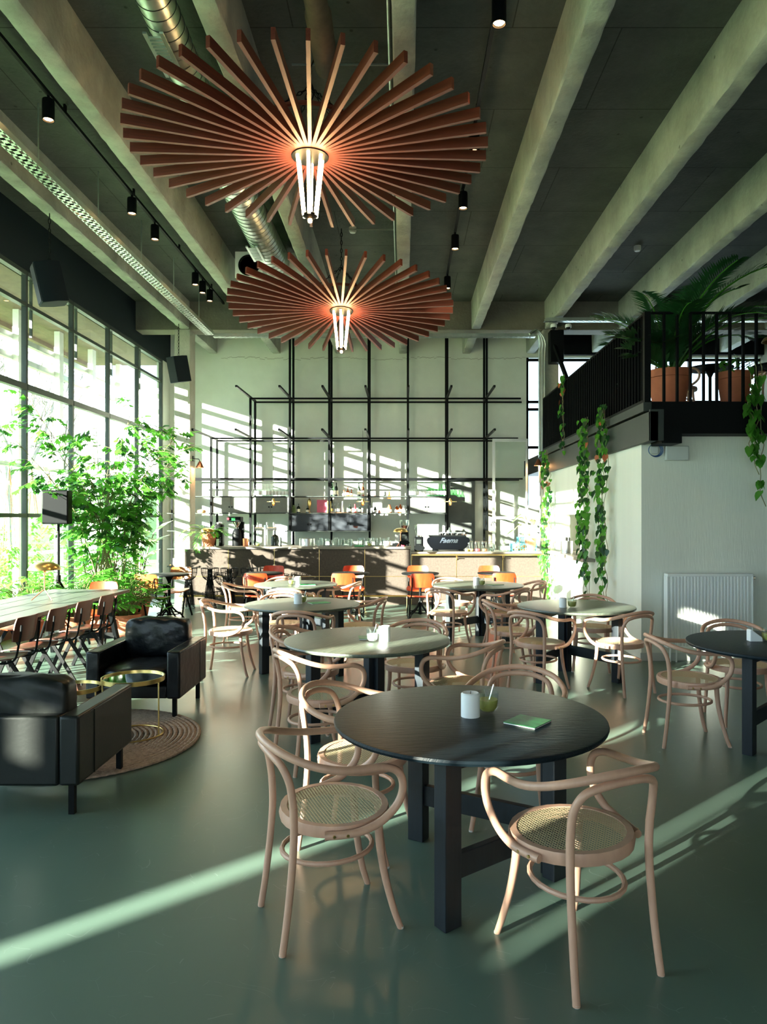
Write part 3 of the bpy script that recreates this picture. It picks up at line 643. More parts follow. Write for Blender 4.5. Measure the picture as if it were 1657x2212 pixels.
for px, py, side, lb in SP:
    p = ztr(px, py, 3.98); p.x = (-3.47, .76)[side]
    if sp0 is None:
        sp0 = thing('track_spotlight', lb, 'spotlight', p, 0, 'black track spotlights')
        G().lathe([(0,.11),(.055,.11),(.058,.09),(.058,-.09),(.050,-.09),(.050,-.07),(0,-.07)], 20).build('housing', 'black', sp0)
        G().lathe([(0,-.072),(.046,-.072),(.04,-.078),(0,-.085)], 16).build('lamp', 'spotglow', sp0)
        G().box(-.01, -.01, .11, .01, .01, .155).build('mount', 'black', sp0)
        l = bpy.data.lights.new('spot_light', 'SPOT'); l.energy = 30; l.color = (1,.65,.35); l.spot_size = 1.1; l.spot_blend = .6; l.shadow_soft_size = .04
        o = bpy.data.objects.new('beam_light', l); COL.objects.link(o); o.parent = sp0; o.location = (0,0,-.10)
        o_ = sp0
    else: o_ = dup(sp0, p, 0, lb)
# perforated cable trays
def tray(name, pts, wd, lb, rods=True, lid=True):
    t = thing(name, lb, 'cable tray'); g = G()
    for a, b in zip(pts, pts[1:]):
        a = Vector(a); b = Vector(b); d = (b-a).normalized(); s = d.cross(Vector((0,0,1))).normalized() if abs(d.z) < .9 else Vector((1,0,0)); L = (b-a).length
        up = s.cross(d)
        n = max(1, int(L/.1))
        # base of the tray as a ladder of strips leaves two rows of holes
        g.bar(a-s*wd*.46, b-s*wd*.46, wd*.10, .004); g.bar(a+s*wd*.46, b+s*wd*.46, wd*.10, .004); g.bar(a, b, wd*.34, .004)
        for i in range(n+1): c = a.lerp(b, i/n); g.bar(c-s*wd*.5, c+s*wd*.5, .04, .004)
        for e in (-1, 1): g.bar(a+s*e*wd*.5+up*.03, b+s*e*wd*.5+up*.03, .004, .06)
    g.build('perforated_tray', 'galv' , t)
    if rods:
        for a, b in zip(pts, pts[1:]):
            a = Vector(a); b = Vector(b); L = (b-a).length
            for i in range(int(L/1.45)):
                c = a.lerp(b, (i+.5)/max(1, int(L/1.45))); G().cyl(c, (c.x, c.y, ZC), .008, 6).build('hanging_rod', 'galv', t)
    return t
tray('cable_tray', [(-3.73, -5, 5.16), (-3.73, 13.95, 5.16)], .16, 'perforated pale cable tray running along the left side under the beams')
tray('cable_tray', [(-3.65, 14.02, 5.13), (2.55, 14.02, 5.13)], .12, 'perforated cable tray crossing the room just below the concrete cross beam', rods=False)
tray('cable_tray', [(2.62, 13.3, 5.24), (8.0, 13.3, 5.24)], .12, 'pale perforated cable tray above the mezzanine on the right', rods=False)
t = thing('cable_conduit', 'galvanised conduit bundle dropping down the right concrete column', 'conduit')
for k in range(3): G().tube(spline([(2.45, 14.0-.03*k, 5.13+.02*k), (2.60, 14.0, 5.2+.03*k), (2.66+.05*k, 14.02, 5.05), (2.66+.05*k, 14.05, 4.6), (2.66+.05*k, 14.05, 2.3)], 5), .022, 8).build('pipe', 'galv', t)
for x, y0, y1, lb in ((-.12, 4.2, 13.5, 'thin pale ceiling conduit running beside the middle beam'),):
    t = thing('ceiling_conduit', lb, 'conduit'); G().cyl((x, y0-9, 5.80), (x, y1, 5.80), .013, 6).build('pipe', 'galv', t)
    for y in (6.65, 10.45): G().cyl((x-.9 if y < 10 else x-.65, y, 5.80), (x, y, 5.80), .011, 6).build('branch_pipe', 'galv', t)
for px, py, lb in ((762,497,'small white smoke detector between the two chandeliers'), (1377,537,'small white smoke detector on the dark ceiling above the palm')):
    p = ztr(px, py, 4.2); tag(G().lathe([(0,-.045),(.04,-.04),(.055,-.015),(.055,.04),(0,.04)], 16).build('smoke_detector', 'offwhite', loc=p), lb, 'smoke detector')
# spiral duct
A = Vector((-1.87, 5.2, 5.58)); B = Vector((-1.95, 7.6, 5.53)); C_ = Vector((-1.92, 10.85, 5.48)); A0 = Vector((-1.84, 2, 5.6))
t = thing('spiral_duct', 'shiny galvanised spiral ventilation duct running along the ceiling', 'duct'); g = G()
for a, b, r0, r1 in ((A0, A, .14, .14), (A, B, .14, .16), (B, C_, .19, .22)):
    n = int((b-a).length/.11)
    for i in range(n):
        p, q = a.lerp(b, i/n), a.lerp(b, (i+1)/n); rr = r0+(r1-r0)*i/n
        g.tube([p, p.lerp(q, .08), p.lerp(q, .12), q], [rr+.004, rr+.004, rr, rr], 24, cap=False)
g.build('duct_tube', 'galv', t)
for y, z in ((5.65, 5.5), (9.7, 5.36)):
    g = G(); x = -1.86-.02*(y-5)
    for k in range(12): g.box(x-.12, y+k*.04, z-.12, x-.02, y+.016+k*.04, z-.105)
    g.box(x-.15, y-.04, z-.112, x-.12, y+.52, z-.095); g.box(x-.02, y-.04, z-.112, x+.01, y+.52, z-.095); g.build('slot_grille', 'galv', t)
t = thing('air_unit', 'square pale ventilation unit with round dark fan opening at the spiral duct end', 'ventilation unit', (-2.12, 10.95, 5.46))
G().box(-.42, 0, -.19, .62, .7, .19).build('casing', 'offwhite', t, bevel=.01)
G().box(-.42, -.012, -.2, -.0, .0, .2).build('front_panel', 'white', t, bevel=.004)
G().lathe([(0,0),(.135,0),(.15,.012),(.16,.012),(.16,0)], 28).build('fan_opening', 'black', t); o = bpy.data.objects['fan_opening']; o.rotation_euler = (PI/2, 0, 0); o.location = (-.21, -.012, -.01)
t = thing('insulated_duct', 'short brown insulated duct end hanging at the top centre of the ceiling', 'duct')
G().tube([(-.66, 2, 5.55), (-.66, 5.6, 5.55), (-.66, 5.62, 5.55), (-.66, 6.3, 5.55), (-.66, 6.34, 5.55)], [.09, .09, .105, .10, .07], 18).build('duct_tube', 'brownduct', t)
g = G(); g.tube(spline([(-.80,6.5,5.75),(-.84,6.48,5.6),(-.80,6.5,5.45),(-.86,6.5,5.3),(-.82,6.5,5.2)], 4), .006, 5)
tag(g.build('loose_cable', 'black'), 'loose black cable dangling beside the brown duct end', 'cable')
# hanging loudspeakers
def hspk(x, y, z, rz, top, lb):
    t = thing('hanging_loudspeaker', lb, 'loudspeaker', (x, y, z), rz, 'loudspeakers hung by the windows')
    bd = G().prism([(-.12,-.15),(.12,-.15),(.165,.02),(.13,.15),(-.13,.15),(-.165,.02)], -.24, .24).build('cabinet', 'navy', t, bevel=.008)
    bd.rotation_euler = (.22, 0, 0)
    o = G().box(-.11, -.156, -.22, .11, -.150, .22).build('grille', 'charcoal', t); o.rotation_euler = (.22, 0, 0)
    g = G(); H = top-z; n = int((H-.2)/.06)
    for i in range(n):
        c = .22+i*.06; off = i % 2; g.tube([(.013*math.cos(w)*(1-off), .013*math.cos(w)*off, c+.036*math.sin(w)) for w in [2*PI*j/8 for j in range(8)]], .005, 4, closed=True)
    g.build('chain', 'black', t); return t
hspk(-4.28, 8.75, 4.46, math.radians(-55), ZB, 'nearer black loudspeaker hanging on a chain from the left beam')
hspk(-4.22, 13.6, 4.42, math.radians(-35), ZB, 'farther black loudspeaker hanging on a chain beside the left concrete column')
t = thing('stand_loudspeaker', 'black loudspeaker box on a pole behind the long table', 'loudspeaker', (-4.72, 9.9, 0), math.radians(10))
G().prism([(-.165,-.16),(.165,-.16),(.165,.05),(.10,.17),(-.10,.17),(-.165,.05)], 1.54, 2.0).build('cabinet', 'black', t, bevel=.012)
G().box(-.15, -.166, 1.56, .15, -.16, 1.98).build('grille', 'charcoal', t)
t2 = thing('speaker_stand', 'black tripod pole stand carrying the loudspeaker behind the long table', 'stand', (-4.72, 9.9, 0))
G().cyl((0,0,.25), (0,0,1.54), .018, 10).build('pole', 'black', t2); G().cyl((0,0,.72), (0,0,.84), .03, 10).build('collar', 'black', t2)
for k in range(3):
    a = 2*PI*k/3+.4; G().tube([(0,0,.78), (.42*math.cos(a), .42*math.sin(a), .012)], .013, 8).build('leg', 'black', t2)
    G().tube([(0,0,.34), (.22*math.cos(a), .22*math.sin(a), .40)], .008, 6).build('brace', 'black', t2)

# ================================================================ school chairs (plywood on compass steel legs)
def make_school(ply, legm, name):
    t = thing('school_chair', name, 'chair', (0,0,0), 0, 'plywood and steel chairs')
    # seat: rounded, slightly dished sheet
    def sheet(w0, w1, dep, th, cur, tf):
        g = G(); nx, ny = 10, 8; top = []; fs = []
        for j in range(ny+1):
            for i in range(nx+1):
                u = -1+2*i/nx; v = -1+2*j/ny; k = 1-.10*max(0, abs(v)-.6)/.4*abs(u)**4; w = (w0+(w1-w0)*(v+1)/2)*k; vv = v*(1-.07*abs(u)**6)
                top.append((u*w, vv*dep, cur(u, v)))
        n = len(top); a = [tf(x,y,z+th/2) for x,y,z in top]; b = [tf(x,y,z-th/2) for x,y,z in top]
        for j in range(ny):
            for i in range(nx):
                q = j*(nx+1)+i; fs += [(q,q+1,q+nx+2,q+nx+1), (n+q,n+q+nx+1,n+q+nx+2,n+q+1)]
        ed = [i for i in range(nx)]+[j*(nx+1)+nx for j in range(ny)]+[ny*(nx+1)+nx-i for i in range(nx)]+[(ny-j)*(nx+1) for j in range(ny)]
        for i in range(len(ed)): p, q = ed[i], ed[(i+1) % len(ed)]; fs.append((p, n+p, n+q, q))
        return g.add(a+b, fs)
    sheet(.185, .205, .19, .012, lambda u, v: -.012*(1-u*u)-(.02*max(0, v)**3)+.015*max(0,-v)**2, lambda x,y,z: (x, y+.02, z+.445)).build('seat', ply, t)
    sheet(.185, .180, .105, .011, lambda u, v: .045*u*u, lambda x,y,z: (x, -.235+z-.03+(-y)*.18, .70+y)).build('backrest', ply, t)
    for s in (-1, 1):
        a = (s*.165, .03, .425)
        G().bar(a, (s*.185, .22, 0), .036, .016, up=(1,0,0)).build('leg', legm, t, bevel=.003)
        G().bar(a, (s*.185, -.235, 0), .036, .016, up=(1,0,0)).build('leg', legm, t, bevel=.003)
        pts = spline([(s*.165, .12, .425), (s*.165, -.05, .424), (s*.163, -.17, .43), (s*.160, -.225, .47), (s*.155, -.245, .56), (s*.150, -.262, .66), (s*.148, -.268, .74)], 4)
        G().tube(pts, .0095, 8).build('back_support', legm, t)
    G().bar((-.165,.03,.425), (.165,.03,.425), .05, .014).build('cross_bar', legm, t)
    return t
SB = make_school('ply_brown', 'black', 'x'); SO = make_school('ply_orange', 'black', 'x'); ST = make_school('ply_tan', 'black', 'x')
used = {}
def school(k, x, y, deg, label):
    src = {'b': SB, 'o': SO, 't': ST}[k]
    o = src if k not in used else dup(src); used[k] = 1
    o.location = (x, y, 0); o.rotation_euler = (0,0,math.radians(deg)); o['label'] = label
for i, y in enumerate((6.12, 6.68, 7.24, 7.78)):
    school('b', -3.42, y, 90, 'dark red-brown plywood chair at the long table, %s from the camera along the near side' % ['first','second','third','fourth'][i])
for i, y in enumerate((6.3, 7.0, 7.9)):
    school('o', -4.42, y, -90, 'orange plywood chair on the window side of the long table, %s' % ['nearest the camera','middle of three','farthest of three'][i])
school('o', -3.84, 9.05, 180, 'orange plywood chair at the far end of the long table')
school('t', -3.72, 10.75, -6, 'tan plywood chair in front of the small bistro table beside the terracotta pot')
school('t', -3.72, 11.85, 176, 'tan plywood chair behind the small bistro table, next to the concrete column')
BI = [(-2.2, -.0, 'left'), (-.87, 0, 'centre left'), (.27, 0, 'centre right'), (1.50, 0, 'right')]
school('o', -2.20, 10.95, 3, 'orange plywood chair seen from behind at the leftmost bistro table by the bar')
school('o', -2.22, 12.15, 178, 'orange plywood chair facing the room at the leftmost bistro table by the bar')
school('o', -.87, 10.95, -3, 'orange plywood chair seen from behind at the second bistro table from left')
school('o', -.84, 12.15, 181, 'orange plywood chair facing the room at the second bistro table from left')
school('o', .28, 10.9, 2, 'orange plywood chair seen from behind in front of the bar corner step')
school('o', .26, 12.15, 180, 'orange plywood chair facing the room right in front of the bar corner step')
school('o', 1.52, 11.0, -2, 'orange plywood chair seen from behind at the rightmost bistro table')
school('o', 1.47, 12.15, 178, 'orange plywood chair facing the room at the rightmost bistro table')
def make_bistro():
    t = thing('bistro_table', 'x', 'table', (0,0,0), 0, 'small round tables on cast iron feet')
    G().lathe([(0,.725),(.29,.725),(.30,.735),(.30,.745),(.292,.75),(0,.75)], 36).build('tabletop', 'black', t)
    G().lathe([(0,.08),(.045,.10),(.03,.13),(.022,.18),(.022,.62),(.04,.66),(.06,.70),(.14,.724),(0,.724)], 14).build('column', 'black', t)
    for k in range(4):
        a = PI/4+PI/2*k; c, s = math.cos(a), math.sin(a)
        G().tube([(c*r_, s*r_, z) for r_, z in ((.02,.30),(.05,.22),(.12,.15),(.20,.10),(.255,.03),(.27,.012))], [.012,.014,.014,.013,.013,.017], 8).build('foot', 'black', t)
    g = G(); g.tube([(.18*math.cos(2*PI*i/28), .18*math.sin(2*PI*i/28), .13) for i in range(28)], .008, 6, closed=True); g.build('foot_ring', 'black', t)
    return t
bt = make_bistro()
for i, (x, y, lb) in enumerate(((-3.66, 11.32, 'small dark bistro table between the two tan chairs near the column'), (-2.22, 11.56, 'leftmost small bistro table by the bar, between two orange chairs'), (-.83, 11.56, 'second small bistro table by the bar from the left'), (.28, 11.52, 'small bistro table in front of the step in the bar'), (1.50, 11.58, 'rightmost small bistro table by the bar'))):
    o = bt if i == 0 else dup(bt); o.location = (x, y, 0); o['label'] = lb

# ================================================================ long table with lamp
t = thing('long_table', 'long dark plank table on black trestles along the windows', 'table', (-3.83, 7.1, 0))
for k in range(4): G().box(-.475+k*.2385, -1.95, .712, -.475+(k+1)*.2385-.004, 1.78, .75).build('plank', 'tabletop_pale', t, bevel=.004)
for y in (1.35, -1.45):
    for s in (-1, 1):
        for e in (-1, 1): G().bar((s*.36, y+e*.05, .70), (s*.40, y+e*.30, 0), .07, .045, up=(1,0,0)).build('trestle_leg', 'black', t, bevel=.004)
    G().box(-.44, y-.05, .64, .44, y+.05, .712).build('trestle_beam', 'black', t, bevel=.004)
    G().bar((-.38, y+.2, .22), (.38, y+.2, .22), .03, .07).build('trestle_rail', 'black', t)
G().bar((0,-1.4,.62), (0,1.3,.62), .05, .07).build('under_beam', 'black', t)
def mushroom_lamp(x, y, z, lb, s=1.0, rz=0):
    t = thing('mushroom_lamp', lb, 'lamp', (x, y, z), rz, 'brass mushroom table lamps')
    pr = [(0,.41),(.05,.408),(.10,.395),(.14,.37),(.160,.338),(.166,.322),(.160,.322),(.152,.332),(.13,.36),(.09,.384),(0,.396)]
    G().lathe([(r*s, q*s) for r, q in pr], 36).build('lamp_shade', 'brass', t)
    G().lathe([(0,.30*s),(.016*s,.30*s),(.02*s,.32*s),(.02*s,.345*s),(.012*s,.39*s),(0,.39*s)], 14).build('socket', 'copper', t)
    G().cyl((0,0,.11*s), (0,0,.31*s), .006*s, 8).build('stem', 'copper', t)
    for k in range(3):
        a = 2*PI*k/3-.5; G().cyl((0,0,.115*s), (.125*s*math.cos(a), .125*s*math.sin(a), .004), .0055*s, 8).build('leg', 'copper', t)
    return t
mushroom_lamp(-3.83, 7.72, .75, 'brass mushroom lamp standing on the long plank table')

# ================================================================ leather armchairs, side tables, rug
def armchair(x, y, rz, w, mat_, lb):
    t = thing('leather_armchair', lb, 'armchair', (x, y, 0), rz, 'black leather armchairs'); h = w/2; d = .39
    def cushion(x0, y0, z0, x1, y1, z1, nm, puff=.03, tilt=0):
        g = G(); n = 12; vs = []; fs = []; cx, cy, cz = (x0+x1)/2, (y0+y1)/2, (z0+z1)/2; hx, hy, hz = (x1-x0)/2, (y1-y0)/2, (z1-z0)/2; r = random.Random(5)
        idx = {}
        def P(u, v, w_):
            m = (abs(u)**7+abs(v)**7+abs(w_)**7)**(1/7.) if max(abs(u), abs(v), abs(w_)) > 0 else 1; q = max(abs(u), abs(v), abs(w_))
            u, v, w_ = u/m*q, v/m*q, w_/m*q; b = 1+puff/.1*.22*(1-u*u)*(1-w_*w_)*abs(v)+puff/.1*.2*(1-u*u)*(1-v*v)*abs(w_)
            wr = .008*math.sin(u*9+w_*4)*math.sin(w_*7-v*3)+.004*math.sin(u*23+v*11+w_*17)
            return (cx+u*hx, cy+v*(hy*b+wr), cz+w_*(hz*b+wr*.7))
        for ax in range(3):
            for sg in (-1, 1):
                base = len(vs)
                for i in range(n+1):
                    for j in range(n+1):
                        a, b = -1+2*i/n, -1+2*j/n; p = [0,0,0]; p[ax] = sg; p[(ax+1)%3] = a; p[(ax+2)%3] = b; vs.append(P(*p))
                for i in range(n):
                    for j in range(n):
                        q = base+i*(n+1)+j; f = (q,q+n+1,q+n+2,q+1); fs.append(f if sg > 0 else f[::-1])
        g.add(vs, fs); o = g.build(nm, mat_, t)
        m = o.modifiers.new('weld', 'WELD'); m.merge_threshold = .0005
        if tilt: o.rotation_euler = (tilt, 0, 0)
        return o
    for s in (-1, 1):
        a = G().box(s*h-(0 if s < 0 else .11), -d, .17, s*h+(.11 if s < 0 else 0), d, .55).build('arm', mat_, t, bevel=.016)
        for yy in (-d+.2,): G().tube([(s*(h+.001), yy, .18), (s*(h+.001), yy, .54)], .004, 5).build('seam', mat_, a)
        G().tube([(s*(h-.006), -d+.008, .545), (s*(h-.006), d-.008, .545)], .005, 5).build('piping', mat_, a)
        G().tube([(s*(h-.104), -d+.008, .545), (s*(h-.104), d-.008, .545)], .005, 5).build('piping', mat_, a)
    G().box(-h+.112, -d, .17, h-.112, -d+.12, .55).build('back_panel', mat_, t, bevel=.014)
    G().box(-h+.112, -d+.12, .17, h-.112, d-.02, .27).build('seat_base', mat_, t, bevel=.012)
    cushion(-h+.115, -d+.20, .27, h-.115, d-.01, .41, 'seat_cushion', .05)
    cushion(-h+.10, -d+.07, .42, h-.10, -d+.24, .73, 'back_cushion', .07)
    for s in (-1, 1):
        for e in (-1, 1): G().box(s*(h-.06)-.016, e*(d-.06)-.016, 0, s*(h-.06)+.016, e*(d-.06)+.016, .17).build('leg', 'black', t)
    return t
armchair(-2.17, 6.19, math.radians(180), .76, 'leather', 'black leather armchair facing the camera, shiny wrinkled back cushion')
armchair(-2.19, 4.31, 0, .86, 'leather_grey', 'black leather armchair at the left edge, its back toward the camera, one corner sunlit')
# braided rug
g = G(); n = 110; th = .014
for k in range(24):
    r0 = .03+k*.0345; vs = []; m = int(24+k*7); P_ = []
    for i in range(m): a = 2*PI*i/m; P_.append((r0*math.cos(a)+.004*math.sin(a*3+k), r0*math.sin(a), .008+.003*(i % 2)))
    g.tube(P_, .0172, 6, closed=True, flat=.7)
tag(g.build('round_rug', 'jute', loc=(-2.33, 5.24, .002)), 'round braided jute rug under the armchairs and brass side tables', 'rug')
def side_table(x, y, R, H, lb):
    t = thing('side_table', lb, 'side table', (x, y, .021), 0, 'round brass side tables with mirror tops'); c = lambda r, z, n=40: [(r*math.cos(2*PI*i/n), r*math.sin(2*PI*i/n), z) for i in range(n)]
    G().lathe([(R-.008,H-.02),(R,H-.02),(R,H+.012),(R-.008,H+.012),(R-.008,H-.02)], 40).build('rim', 'brass', t)
    G().lathe([(0,H-.006),(R-.006,H-.006),(R-.006,H),(0,H)], 40).build('mirror_top', 'mirror', t)
    p = [(R-.02)*math.cos(a) for a in (0,)]
    G().tube([((R-.012)*math.cos(a), (R-.012)*math.sin(a), .006) for a in [PI*1.08+(2*PI*.84)*i/36 for i in range(37)]], .006, 8).build('base_ring', 'brass', t)
    for a in (PI*1.08, PI*1.08+2*PI*.84, PI*1.08+2*PI*.42): G().cyl(((R-.012)*math.cos(a), (R-.012)*math.sin(a), .006), ((R-.012)*math.cos(a), (R-.012)*math.sin(a), H-.015), .006, 8).build('leg', 'brass', t)
    return t
side_table(-2.00, 5.36, .225, .42, 'taller round brass side table with mirror top, in front of the far armchair')
side_table(-2.45, 5.40, .19, .34, 'lower round brass side table partly hidden behind the near armchair')

# ================================================================ things on the tables
def candle(x, y, lb, r=.042, h=.105):
    t = thing('pillar_candle', lb, 'candle', (x, y, .75), 0, 'white pillar candles')
    G().lathe([(0,0),(r,0),(r,h-.006),(r-.006,h),(r*.6,h-.004),(0,h-.006)], 24).build('wax', 'wax', t); G().cyl((0,0,h-.008), (.002,0,h+.006), .0015, 5).build('wick', 'black', t); return t
def sauce(x, y, lb, s=1, m='juice'):
    t = thing('sauce_glass', lb, 'glass', (x, y, .75), 0, 'small glasses of sauce with spoons')
    G().lathe([(0,.004),(.030*s,.004),(.043*s,.02),(.047*s,.05),(.048*s,.092),(.045*s,.092),(.044*s,.05),(.04*s,.022),(.028*s,.008),(0,.008)], 24).build('bowl', 'clearglass', t)
    G().lathe([(0,.009),(.028*s,.009),(.0395*s,.022),(.0432*s,.05),(.043*s,.058),(0,.056)], 24).build('sauce', m, t)
    G().cyl((0,0,.03), (.028,.012,.122), .0028, 6).build('spoon', 'steel', t); return t
def menu(x, y, rz, lb, m='menu', sx=.148, sy=.148):
    t = thing('menu_card', lb, 'menu', (x, y, .7505), rz, 'green menus')
    G().box(-sx/2, -sy/2, .0, sx/2, sy/2, .004).build('pages', 'paper', t); G().box(-sx/2-.001, -sy/2-.001, .004, sx/2+.001, sy/2+.001, .007).build('cover', m, t); return t
candle(.30, 3.20, 'white pillar candle on the dark table nearest the camera'); sauce(.385, 3.27, 'glass of olive sauce with metal spoon on the dark table nearest the camera', 1.05)
menu(.535, 3.10, math.radians(52), 'square green menu on the dark table nearest the camera')
candle(-.13, 5.14, 'white pillar candle on the worn grey-green second table', .042, .11); sauce(-.215, 5.12, 'small glass of pale cream on the worn grey-green second table', .9, 'wax')
menu(-.27, 5.27, .1, 'green menu behind the cream glass on the worn grey-green second table', 'menu', .10, .14)
candle(-1.07, 7.38, 'white pillar candle on the middle left table beside a bright green menu'); sauce(-1.03, 7.47, 'little sauce glass behind the candle on the middle left table', .8)
menu(-.86, 7.42, .5, 'bright green menu lying on the middle left table', 'menu_light', .20, .14)
candle(-1.38, 9.5, 'white pillar candle on the farthest left table'); sauce(-1.46, 9.46, 'sauce glass left of the candle on the farthest left table', .9); menu(-1.24, 9.4, .2, 'pale green menu on the farthest left table', 'menu_light', .2, .14)
candle(.96, 9.4, 'white pillar candle on the farthest right table'); sauce(1.03, 9.38, 'sauce glass on the farthest right table', .9); menu(1.2, 9.42, .6, 'green menu on the farthest right table', 'menu', .2, .14)
candle(1.57, 7.08, 'grey-white pillar candle on the vine-side table', .036, .095); sauce(1.66, 7.08, 'small green-tinted sauce glass on the vine-side table', .95)
sauce(2.60, 5.14, 'green sauce glass on the table at the right edge', .95)
t = thing('napkin_holder', 'slanted white holder beside the green glass on the right edge table', 'holder', (2.51, 5.15, .75))
G().prism([(-.045,0),(.045,0),(.04,.03),(-.035,.085),(-.045,.08)], -.03, .03).build('body', 'wax', t, bevel=.004); bpy.data.objects['body'].rotation_euler = (PI/2,0,0)

# ================================================================ bar counter
t = thing('bar_counter', 'long brown-grey bar counter with thin brass joints, the taller left part', 'counter', (0, 13.5, 0))
xs = [-4.08, -3.26, -2.40, -1.56, -.71, .145]
for i in range(5):
    G().box(xs[i]+.004, 0, .535, xs[i+1]-.004, .05, 1.035).build('front_panel', 'barpanel', t); G().box(xs[i]+.004, 0, .0, xs[i+1]-.004, .05, .525).build('front_panel', 'barpanel', t)
    if i: G().box(xs[i]-.004, -.004, 0, xs[i]+.004, .04, 1.035).build('brass_strip', 'brass', t)
G().box(-4.08, -.004, .526, .145, .04, .534).build('brass_strip', 'brass', t)
G().box(-4.08, .052, 0, .145, .75, 1.03).build('carcass', 'darkgrey', t)
G().box(-3.86, -.05, 1.042, .16, .85, 1.085).build('countertop', 'bartop', t, bevel=.004)
G().cyl((-4.1, -.25, .19), (.1, -.25, .19), .017, 10).build('foot_rail', 'brass', t)
for x in (-4.02, -3.2, -2.35, -1.5, -.7, .08): G().cyl((x, -.25, 0), (x, -.25, .19), .012, 8).build('rail_post', 'brass', t)
t = thing('bar_counter', 'lower right part of the bar counter with a brass ledge along its front', 'counter', (0, 13.5, 0))
xs = [.165, 1.005, 1.87, 2.70]
for i in range(3):
    G().box(xs[i]+.004, 0, .535, xs[i+1]-.004, .05, .93).build('front_panel', 'barpanel', t); G().box(xs[i]+.004, 0, .0, xs[i+1]-.004, .05, .525).build('front_panel', 'barpanel', t)
    G().box(xs[i]-.004, -.004, 0, xs[i]+.004, .04, .93).build('brass_strip', 'brass', t)
    G().tube(spline([(xs[i]+.01, -.01, .84), (xs[i]+.01, -.03, .87), (xs[i]+.01, -.12, .905)], 4), .009, 6).build('bracket', 'brass', t)
G().box(.165, -.004, .526, 2.70, .04, .534).build('brass_strip', 'brass', t)
G().box(.165, .052, 0, 2.70, .75, .93).build('carcass', 'darkgrey', t)
G().box(.165, -.05, .955, 2.70, .85, .99).build('countertop', 'bartop', t, bevel=.004)
G().box(.165, -.13, .925, 2.70, -.115, .95).build('brass_ledge', 'brass', t); G().box(.165, -.115, .925, 2.70, .0, .935).build('ledge_shelf', 'brass', t)
# wire stools
def make_stool():
    t = thing('wire_stool', 'x', 'stool', (0,0,0), 0, 'black wire bar stools'); prof = [(.115,0),(.10,.12),(.085,.28),(.065,.42),(.05,.50),(.085,.52),(.125,.56),(.150,.63),(.155,.72)]
    for k in range(24):
        a = 2*PI*k/24; c, s = math.cos(a), math.sin(a)
        if k == 0: w0 = G().tube([(r, 0, z) for r, z in prof], .0035, 4).build('upright_wire', 'black', t)
        else: o = w0.copy(); COL.objects.link(o); o.parent = t; o.rotation_euler = (0,0,a)
    ring = lambda r, z, n=24: [(r*math.cos(2*PI*i/n), r*math.sin(2*PI*i/n), z) for i in range(n)]
    for r, z in ((.115,.005),(.11,.06),(.10,.12),(.093,.2),(.085,.28),(.065,.42),(.155,.72),(.15,.64),(.125,.56)): G().tube(ring(r, z), .004, 4, closed=True).build('hoop', 'black', t)
    for r, z in ((.14,.24),(.145,.26),(.14,.28)): G().tube(ring(r, z), .0045, 4, closed=True).build('foot_ring', 'black', t)
    g = G()
    for k in range(30): a = 2*PI*k/30; g.tube([(.135*math.cos(a), .135*math.sin(a), .718), (.04*math.cos(a), .04*math.sin(a), .70), (.05*math.cos(a), .05*math.sin(a), .4), (.10*math.cos(a), .10*math.sin(a), .02)], .003, 4)
    g.build('inner_cone', 'black', t); return t
st = make_stool()
for i, x in enumerate((-3.86, -3.47, -3.12, -2.76, -2.42)):
    o = st if i == 0 else dup(st); o.location = (x, 13.0, 0); o['label'] = 'black wire bar stool, %s counted from the concrete column' % ['first','second','third','fourth','fifth'][i]

# ================================================================ rack on the back wall
rk = thing('shelf_rack', 'tall black steel shelving frame covering the wall behind the bar', 'shelving', (0,0,0))
def rb(nm, a, b, w=.045, h=None): return G().bar(a, b, w, h).build(nm, 'black', rk, smooth=False)
FY, RY = 15.65, 16.15
ux = [-2.445+.853*k for k in range(6)]     # uprights reaching the ceiling
for i, x in enumerate([-4.15, -3.30]+ux):
    top = 3.37 if i == 0 else 4.25 if i == 1 else ZC
    bot = .0 if i < 4 else 1.0
    rb('upright', (x, FY, 1.35 if i > 1 else 0), (x, FY, top if i < 2 else ZC)); rb('upright', (x, RY, bot), (x, RY, top if i < 2 else ZC))
for z, x0, x1 in ((4.21, -3.32, 2.66), (3.345, -4.17, 2.5), (2.47, -5.1, 2.6)):
    rb('crossbar', (x0, FY, z), (x1-.1 if z > 4 else x1, FY, z), .035); rb('crossbar', (x0, RY, z), (x1, RY, z), .035)
for i, x in enumerate([-4.15, -3.30]+ux):
    if i > 0: rb('arm', (x, RY, 4.235), (x, 14.3, 4.235), .04)
    rb('arm', (x, RY, 3.37), (x, 14.25, 3.37), .04)
    rb('arm', (x, RY, 2.44), (x, FY-.05, 2.44), .035); rb('arm', (x, RY, 1.715), (x, FY-.1, 1.715), .035); rb('arm', (x, RY, 2.08), (x, FY-.05, 2.08), .035)
for z, x0, x1 in ((2.095, -5.1, -2.45), (2.095, -1.60, .98), (2.095, -2.45, -1.6), (1.73, -5.1, -2.45), (1.73, -2.45, -.74), (1.73, -.74, .98), (1.345, -2.55, -.7), (1.35, -5.1, -4.5), (.96, -5.1, -4.5), (.585, -5.1, -4.5)):
    G().box(x0, FY-.03, z-.02, x1, RY, z).build('shelf_board', 'darkgrey', rk)
for x in (-5.0, -4.78): rb('upright', (x, FY, 0), (x, FY, 2.5), .03); rb('upright', (x+.05, RY, 0), (x+.05, RY, 2.5), .03)
